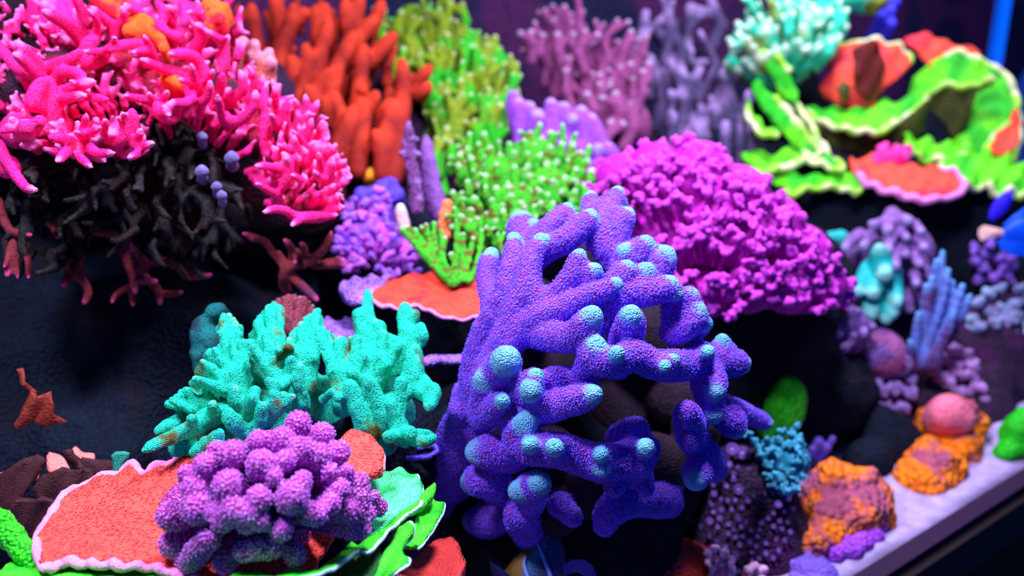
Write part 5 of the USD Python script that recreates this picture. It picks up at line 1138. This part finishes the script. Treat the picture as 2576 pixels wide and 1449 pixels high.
lumps('green_ball_coral', 'solitary bright green ball coral in the dark gap right of centre', 'coral', [(1985, 985, 38), (1990, 1020, 36), (1965, 1000, 24), (1985, 1050, 26), (1950, 1015, 14)], BALL, lambda x, y: 1.05, k=0.015, part='lobe', vox=0.003, back=0.06)
LEAF = skin('green_leaf_skin', (0.01, 0.50, 0.008), None, scale=100, bump=0.002)
lumps('green_lobe_coral', 'bright green lobed coral on the sand at the right edge', 'coral', [(2565, 1080, 34), (2575, 1120, 30), (2530, 1140, 22), (2545, 1125, 22), (2590, 1060, 40)], LEAF, lambda x, y: 1.12, k=0.01, part='lobe', vox=0.003)
lumps('violet_nub_coral', 'small blurred blue-violet nubs in the dark just above the near orange rock', 'coral', [(2060, 1110, 12), (2080, 1125, 11), (2045, 1130, 10), (2095, 1105, 9)], skin('blue_nub_skin', (0.10, 0.05, 0.45), (0.22, 0.12, 0.7), scale=160), lambda x, y: 1.06, k=0.004, vox=0.0025, back=0.03)
PMAT = skin('purple_mat_skin', (0.28, 0.03, 0.55), (0.42, 0.08, 0.72), scale=120, bump=0.004)
boulder('purple_mat', 'purple mat of algae on the sand at the foot of the near orange rock', [(2130, 1375, 26), (2170, 1365, 28), (2200, 1345, 22), (2100, 1395, 24), (2220, 1325, 14), (2150, 1390, 20)], PMAT, lambda x, y: ground(y + 10), vox=0.003, k=0.01, amp=0.004, freq=60, cat='algae')
tuft('blue_violet_bead_coral', 'blue-violet beaded coral at the bottom edge left of the sand', [(1985, 1400), (2030, 1380), (2080, 1400), (2090, 1460), (1990, 1470)], 24, 10, 4, 9, lambda x, y: ground(y + 10) - 0.012, (2040, 1500), skin('blue_bead_skin', (0.20, 0.10, 0.60), None, tip=(0.4, 0.25, 0.9), scale=200, bump=0.002), [(P(2030, 1450, ground(1450) + .01), .02), (P(2060, 1455, ground(1455) + .01), .02)], vox=0.0025, seed=73)
# ---------------------------------------------------------------- button polyps, frilly bits, ringed coral at the bottom right
ZR = skin('button_rim_skin', (0.12, 0.04, 0.26), (0.20, 0.08, 0.40), scale=500, bump=0.001)
ZC = skin('button_centre_skin', (0.55, 0.42, 0.80), None, scale=500)
rng = np.random.default_rng(81)
zp = Polygon([(1800, 1130), (1880, 1150), (1960, 1230), (2000, 1260), (1995, 1330), (1960, 1400), (1900, 1440), (1800, 1440), (1760, 1330), (1790, 1260), (1790, 1180)]); zl = [(1868, 1140, 17), (1842, 1130, 16), (1910, 1280, 17), (1858, 1232, 14), (1892, 1222, 11), (1845, 1200, 13), (1885, 1190, 15)]
for _ in range(3000):
    q = (rng.uniform(1760, 2000), rng.uniform(1130, 1440), rng.uniform(5.5, 10))
    if contains_xy(zp, q[0], q[1]) and all(math.hypot(q[0] - o[0], q[1] - o[1]) > 1.3 * (q[2] + o[2]) for o in zl): zl.append(q)
zl = zl[:110]
def button(x, y, r, d, first=[None]):
    p = P(x, y, d); R = r * d / FPX
    axis = np.array([rng.uniform(-.5, .5), -1.0, rng.uniform(0.2, .9)]); axis /= np.linalg.norm(axis)
    if first[0] is None:
        prof = [(0.0, .10), (.16, .10), (.20, .0), (.45, .05), (.80, .16), (1.0, .10), (.95, -.05), (.6, -.18), (.38, -.5), (.42, -1.4), (0, -1.4)]
        x_ = Usd.Stage; a = np.arange(14) * 2 * np.pi / 14
        V = np.concatenate([np.stack([pr * np.cos(a), pr * np.sin(a), np.full(14, z)], 1) for pr, z in prof[2:]])
        q = np.array([[i * 14 + j, (i + 1) * 14 + j, (i + 1) * 14 + (j + 1) % 14, i * 14 + (j + 1) % 14] for i in range(len(prof) - 3) for j in range(14)])
        V2 = np.concatenate([np.stack([pr * np.cos(a), pr * np.sin(a), np.full(14, z)], 1) for pr, z in [(.02, .12), (.14, .10), (.20, .0)]])
        q2 = np.array([[i * 14 + j, (i + 1) * 14 + j, (i + 1) * 14 + (j + 1) % 14, i * 14 + (j + 1) % 14] for i in range(2) for j in range(14)])
        T3 = lambda q: np.vstack([q[:, [0, 1, 2]], q[:, [0, 2, 3]]])
        first[0] = (V, T3(q), V2, T3(q2))
    return p, R, axis
zgroups = {}
n0 = 0
for i, (x, y, r) in enumerate(zl):
    d = 0.885 + 0.00012 * (1440 - y) + rng.uniform(-0.006, 0.006)
    p, R, ax = button(x, y, r, d)
    X = UsdGeom.Xform.Define(stage, numbered('/World/button_polyp')); pr = X.GetPrim()
    u = np.cross([0, 0, 1.0], ax); u /= np.linalg.norm(u); w = np.cross(ax, u)
    M = np.eye(4); M[0, :3], M[1, :3], M[2, :3], M[3, :3] = u * R, w * R, ax * R, p
    X.AddTransformOp().Set(Gf.Matrix4d(*M.ravel().tolist()))
    if i == 0:
        V, q, V2, q2 = button.__defaults__[0][0]
        src = (str(X.GetPath()), np.zeros(3)); put(src, 'disc', V, q, vnormals(V, q), ZR); put(src, 'mouth', V2, q2, vnormals(V2, q2), ZC, label='pale centre')
    else:
        pr.GetReferences().AddInternalReference('/World/button_polyp'); pr.SetInstanceable(True)
    big = {0: 'largest mauve button polyp with a ringed face below the cyan-tipped arm', 1: 'large mauve button polyp left of the largest one, half hidden by it', 2: 'bright blue-violet button polyp with a pale eye alone on the lower dark rock', 3: 'greyish pale-centred button polyp in the middle of the dark rock'}
    pr.SetCustomDataByKey('label', big.get(i, 'small violet button polyp on the dark rock right of the purple finger coral')); pr.SetCustomDataByKey('category', 'polyp')
    if i > 3: pr.SetCustomDataByKey('group', 'small button polyps on the dark rock')
CYB = skin('cyan_twig_skin', (0.01, 0.18, 0.28), (0.02, 0.28, 0.38), tip=(0.14, 0.66, 0.92), scale=300, bump=0.001)
tuft('cyan_twig_coral', 'cyan-blue twiggy coral on the rock right of the purple finger coral', [(1880, 1090), (1930, 1100), (1990, 1070), (2010, 1070), (2025, 1120), (2025, 1190), (2000, 1240), (1960, 1240), (1920, 1190), (1900, 1140)], 21, 15, 8, 4.0, lambda x, y: .885 + 0.0001 * (1240 - y), (1960, 1200), CYB, [(P(1950, 1150, .925), .018), (P(1990, 1160, .925), .02), (P(1970, 1210, .92), .016)], vox=0.0018, k=0.0025, seed=83)
FRILL = skin('pink_white_frill_skin', (0.62, 0.20, 0.42), (0.75, 0.32, 0.6), tip=(0.92, 0.72, 0.95), scale=400, bump=0.001)
tuft('frilly_pink_coral', 'small frilly pink-white coral at the bottom edge beside the red honeycomb', [(1775, 1390), (1800, 1375), (1830, 1400), (1850, 1420), (1840, 1460), (1790, 1460)], 17, 10, 6, 5.5, lambda x, y: .835, (1815, 1470), FRILL, [(P(1815, 1435, .86), .012)], vox=0.0016, k=0.002, seed=85)
tuft('frilly_pink_coral', 'tiny frilly pink tuft at the bottom edge, right of the frilly pink-white one', [(1875, 1430), (1895, 1412), (1920, 1430), (1920, 1465), (1878, 1465)], 16, 10, 6, 6, lambda x, y: .845, (1898, 1480), FRILL, [(P(1898, 1448, .87), .012)], vox=0.0016, k=0.002, seed=87)
HONEY = skin('red_honeycomb_skin', (0.62, 0.03, 0.03), (0.75, 0.06, 0.04), scale=400, bump=0.001)
HEYE = skin('violet_eye_skin', (0.09, 0.03, 0.20), None, scale=300)
hc = P(1665, 1480, .90); hr = 0.052
T = thing('honeycomb_coral', 'red honeycomb coral dome with dark violet eyes at the bottom edge', 'coral', at=hc - np.array([0, 0, hr]))
fld = Field(); fld.cone(hc + RIGHT * -.012, hc + RIGHT * .012, hr, hr, 0); v, f, _ = fld.mesh(0.002, .01); n = vnormals(v, f); put(T, 'body', v, f, n, HONEY)
gold = np.arange(300); ph = np.arccos(1 - 2 * (gold + .5) / 300); th = gold * 2.39996
for dx, dy, dz in np.stack([np.cos(th) * np.sin(ph), np.sin(th) * np.sin(ph), np.cos(ph)], 1):
    ax = np.array([dx, dy, dz]); p = hc + ax * hr + RIGHT * (.012 * np.sign(dx) * min(1, abs(dx) * 2)); px, py, _ = pix(p)
    if ax @ FWD > -0.05 or py > 1460: continue
    u = np.cross(ax, [0, 0, 1.0]); u /= np.linalg.norm(u) + 1e-9; w = np.cross(ax, u); a = np.linspace(0, 2 * np.pi, 13); R = 0.0044
    tv, tf = tube(p + ax * .0006 + R * (np.cos(a)[:, None] * u + np.sin(a)[:, None] * w), 0.0017, 6); c = put(T, 'corallite', tv, tf, vnormals(tv, tf), HONEY)
    b = np.arange(10) * 2 * np.pi / 10; ev = np.vstack([p + ax * .0012, p + ax * .0008 + R * .75 * (np.cos(b)[:, None] * u + np.sin(b)[:, None] * w), p - ax * .002]); k = np.arange(10); k2 = (k + 1) % 10
    ef = np.vstack([np.c_[np.zeros(10, int), 1 + k2, 1 + k], np.c_[np.full(10, 11), 1 + k, 1 + k2]]); put(c, 'eye', ev, ef, None, HEYE)

# ---------------------------------------------------------------- fish
def fishbody(c, fwd, up, L, Hh, Wd, prof, nseg=30, ns=20):
    """body of revolution-like sections: prof(t) -> (height, width) from snout (0) to tail root (1)"""
    side = np.cross(fwd, up); t = np.linspace(0, 1, nseg); rings = []
    a = np.arange(ns) * 2 * np.pi / ns
    for q in t:
        h, w, dz = prof(q)
        rings.append(c + fwd * L * (0.5 - q) + up * (Hh * (h * np.sin(a) + dz))[:, None] + side * (Wd * w * np.cos(a))[:, None])
    v = np.concatenate(rings); i, j = np.meshgrid(np.arange(nseg - 1), np.arange(ns), indexing='ij')
    q = np.stack([i * ns + j, i * ns + (j + 1) % ns, (i + 1) * ns + (j + 1) % ns, (i + 1) * ns + j], -1).reshape(-1, 4)
    f = np.vstack([q[:, [0, 1, 2]], q[:, [0, 2, 3]]]); k = np.arange(1, ns - 1)
    f = np.vstack([f, np.c_[np.zeros(ns - 2, int), k + 1, k], (nseg - 1) * ns + np.c_[np.zeros(ns - 2, int), k, k + 1]])
    e = np.cross(v[f[:, 1]] - v[f[:, 0]], v[f[:, 2]] - v[f[:, 0]])
    if np.einsum('ij,ij->', e, v[f[:, 0]] - v.mean(0)) < 0: f = f[:, ::-1]
    return v, f
def fin(pts, thick, nrm):
    """a thin fin with a rounded section from an outline of world points (fan from their mean)"""
    p = np.asarray(pts, float); c = p.mean(0); n = len(p); nrm = np.array(nrm, float); nrm /= np.linalg.norm(nrm)
    v = np.vstack([p, c + nrm * thick, c - nrm * thick]); k = np.arange(n); k2 = (k + 1) % n
    return v, np.vstack([np.c_[k, k2, np.full(n, n)], np.c_[k2, k, np.full(n, n + 1)]])
fz = 0.78
Z = skin('fish_navy_skin', (0.006, 0.008, 0.10), (0.01, 0.015, 0.16), scale=900, bump=0.0004, rough=0.35, spec=0.5)
FB = skin('fish_bar_skin', (0.12, 0.30, 0.95), (0.35, 0.42, 0.98), scale=900, bump=0.0003, rough=0.35, spec=0.5)
FO = skin('fish_ochre_skin', (0.22, 0.10, 0.01), (0.30, 0.16, 0.02), scale=900, bump=0.0003, rough=0.4, spec=0.4)
FT = skin('fish_teal_skin', (0.02, 0.16, 0.32), None, scale=900, bump=0.0002, rough=0.4, spec=0.4)
c = P(1345, 1475, fz); fw = np.array([-0.35, -0.25, -0.90]); fw /= np.linalg.norm(fw); upv = np.array([0.86, -0.28, -0.26]); upv -= fw * (upv @ fw); upv /= np.linalg.norm(upv)
T = thing('angelfish', 'navy and ochre fish with pale blue bars diving at the bottom under the purple coral', 'fish', at=c)
v, f = fishbody(c, fw, upv, 0.10, 0.036, 0.014, lambda t: (math.sin(math.pi * min(1, .06 + .9 * t)) ** .7 * (1 - .35 * t), math.sin(math.pi * (.05 + .88 * t)) ** .8, 0))
n = vnormals(v, f); s = (v - c) @ fw / 0.10; h = (v - c) @ upv / 0.036
fs = s[f].mean(1); fh = h[f].mean(1)
och = (fh < -0.35); teal = (fh >= -0.35) & (fh < -0.08)
for nm, keep, mt, lb in [('body', ~och & ~teal, Z, None), ('flank', och, FO, 'ochre flank'), ('stripe', teal, FT, 'dull teal stripe')]:
    a = sub(v, f, n, keep); put(T, nm, a[0], a[1], a[2], mt, label=lb)
def onfish(px, py, off): return P(px, py, off)
for pts in ([(1352, 1366), (1362, 1390), (1372, 1415), (1382, 1440), (1392, 1470)], [(1322, 1398), (1318, 1420), (1326, 1445), (1334, 1470)]):
    q = np.array(pts, float); 
    w = []
    for x, y in q:
        ray = P(x, y, 1.0) - CAM; ray /= np.linalg.norm(ray)
        tpar = (v - CAM) @ ray; dist = np.linalg.norm(v - CAM - tpar[:, None] * ray, axis=1); near = dist < 0.006
        tt_ = tpar[near].min() if near.any() else fz * 1.02
        w.append(CAM + ray * (tt_ - 0.0008))
    tv, tf = tube(np.array(w), np.array([3.0, 4.5, 5, 5.5, 5.5][:len(w)]) * fz / FPX, 8); put(T, 'bar', tv, tf, vnormals(tv, tf), FB, label='pale blue bar')
fl = fin(P([1405, 1440, 1470, 1490, 1502, 1498, 1480, 1455, 1425, 1410], [1425, 1408, 1408, 1422, 1450, 1470, 1455, 1440, 1440, 1450], fz - .01 + np.zeros(10)), 0.0012, FWD); put(T, 'pectoral_fin', fl[0], fl[1], None, skin('fin_violet_skin', (0.10, 0.05, 0.42), None, scale=400), label='violet curved fin')
fl = fin(P([1232, 1262, 1300, 1290, 1262, 1236], [1410, 1430, 1462, 1480, 1470, 1440], fz - .005 + np.zeros(6)), 0.0012, FWD); put(T, 'tail_fin', fl[0], fl[1], None, Z)
BLU = skin('fish_blue_skin', (0.0, 0.06, 0.90), (0.0, 0.12, 0.98), scale=500, bump=0.0004, rough=0.4, spec=0.4)
PEA = skin('fish_peach_skin', (0.85, 0.50, 0.45), None, scale=300, bump=0.0003, rough=0.5)
bz = 1.22
T = thing('blue_fish', 'electric blue fish with a peach tail leaving at the right edge', 'fish', at=P(2565, 600, bz))
v, f = fishbody(P(2588, 590, bz), np.array([1.0, 0.1, 0]), np.array([0, 0, 1.0]), 0.075, 0.024, 0.010, lambda t: (math.sin(math.pi * min(1, .05 + .86 * t)) ** .8, math.sin(math.pi * (.05 + .88 * t)) ** .8, 0)); put(T, 'body', v, f, vnormals(v, f), BLU)
for nm, xs, ys, m in [('tail_fin', [2462, 2475, 2530, 2540, 2532, 2500, 2468, 2460], [575, 566, 578, 586, 590, 597, 606, 590], PEA), ('dorsal_fin', [2522, 2545, 2580, 2610, 2600, 2560, 2530], [566, 545, 520, 515, 560, 572, 575], BLU), ('anal_fin', [2508, 2530, 2570, 2610, 2620, 2580, 2545, 2520], [608, 592, 585, 590, 625, 645, 642, 628], BLU)]:
    fl = fin(P(xs, ys, bz - .004 + np.zeros(len(xs))), 0.003, FWD); put(T, nm, fl[0], fl[1], None, m, label='peach tail fin' if nm == 'tail_fin' else None)
T = thing('blue_fish', 'small slender royal blue fish slanting above the peach-tailed one', 'fish', at=P(2518, 520, 1.25))
v, f = fishbody(P(2516, 520, 1.25), np.array([-.48, 0, -.88]), np.array([-.88, 0, .48]), 0.044, 0.011, 0.008, lambda t: (math.sin(math.pi * (.06 + .84 * t)) ** .7, math.sin(math.pi * (.06 + .84 * t)) ** .7, 0)); put(T, 'body', v, f, vnormals(v, f), skin('fish_royal_skin', (0.03, 0.01, 0.92), None, scale=500))
fl = fin(P([2530, 2545, 2552, 2546, 2534], [490, 472, 478, 492, 500], 1.25 + np.zeros(5)), 0.002, FWD); put(T, 'tail_fin', fl[0], fl[1], None, skin('fish_fin_violet', (0.20, 0.04, 0.7), None, scale=500))
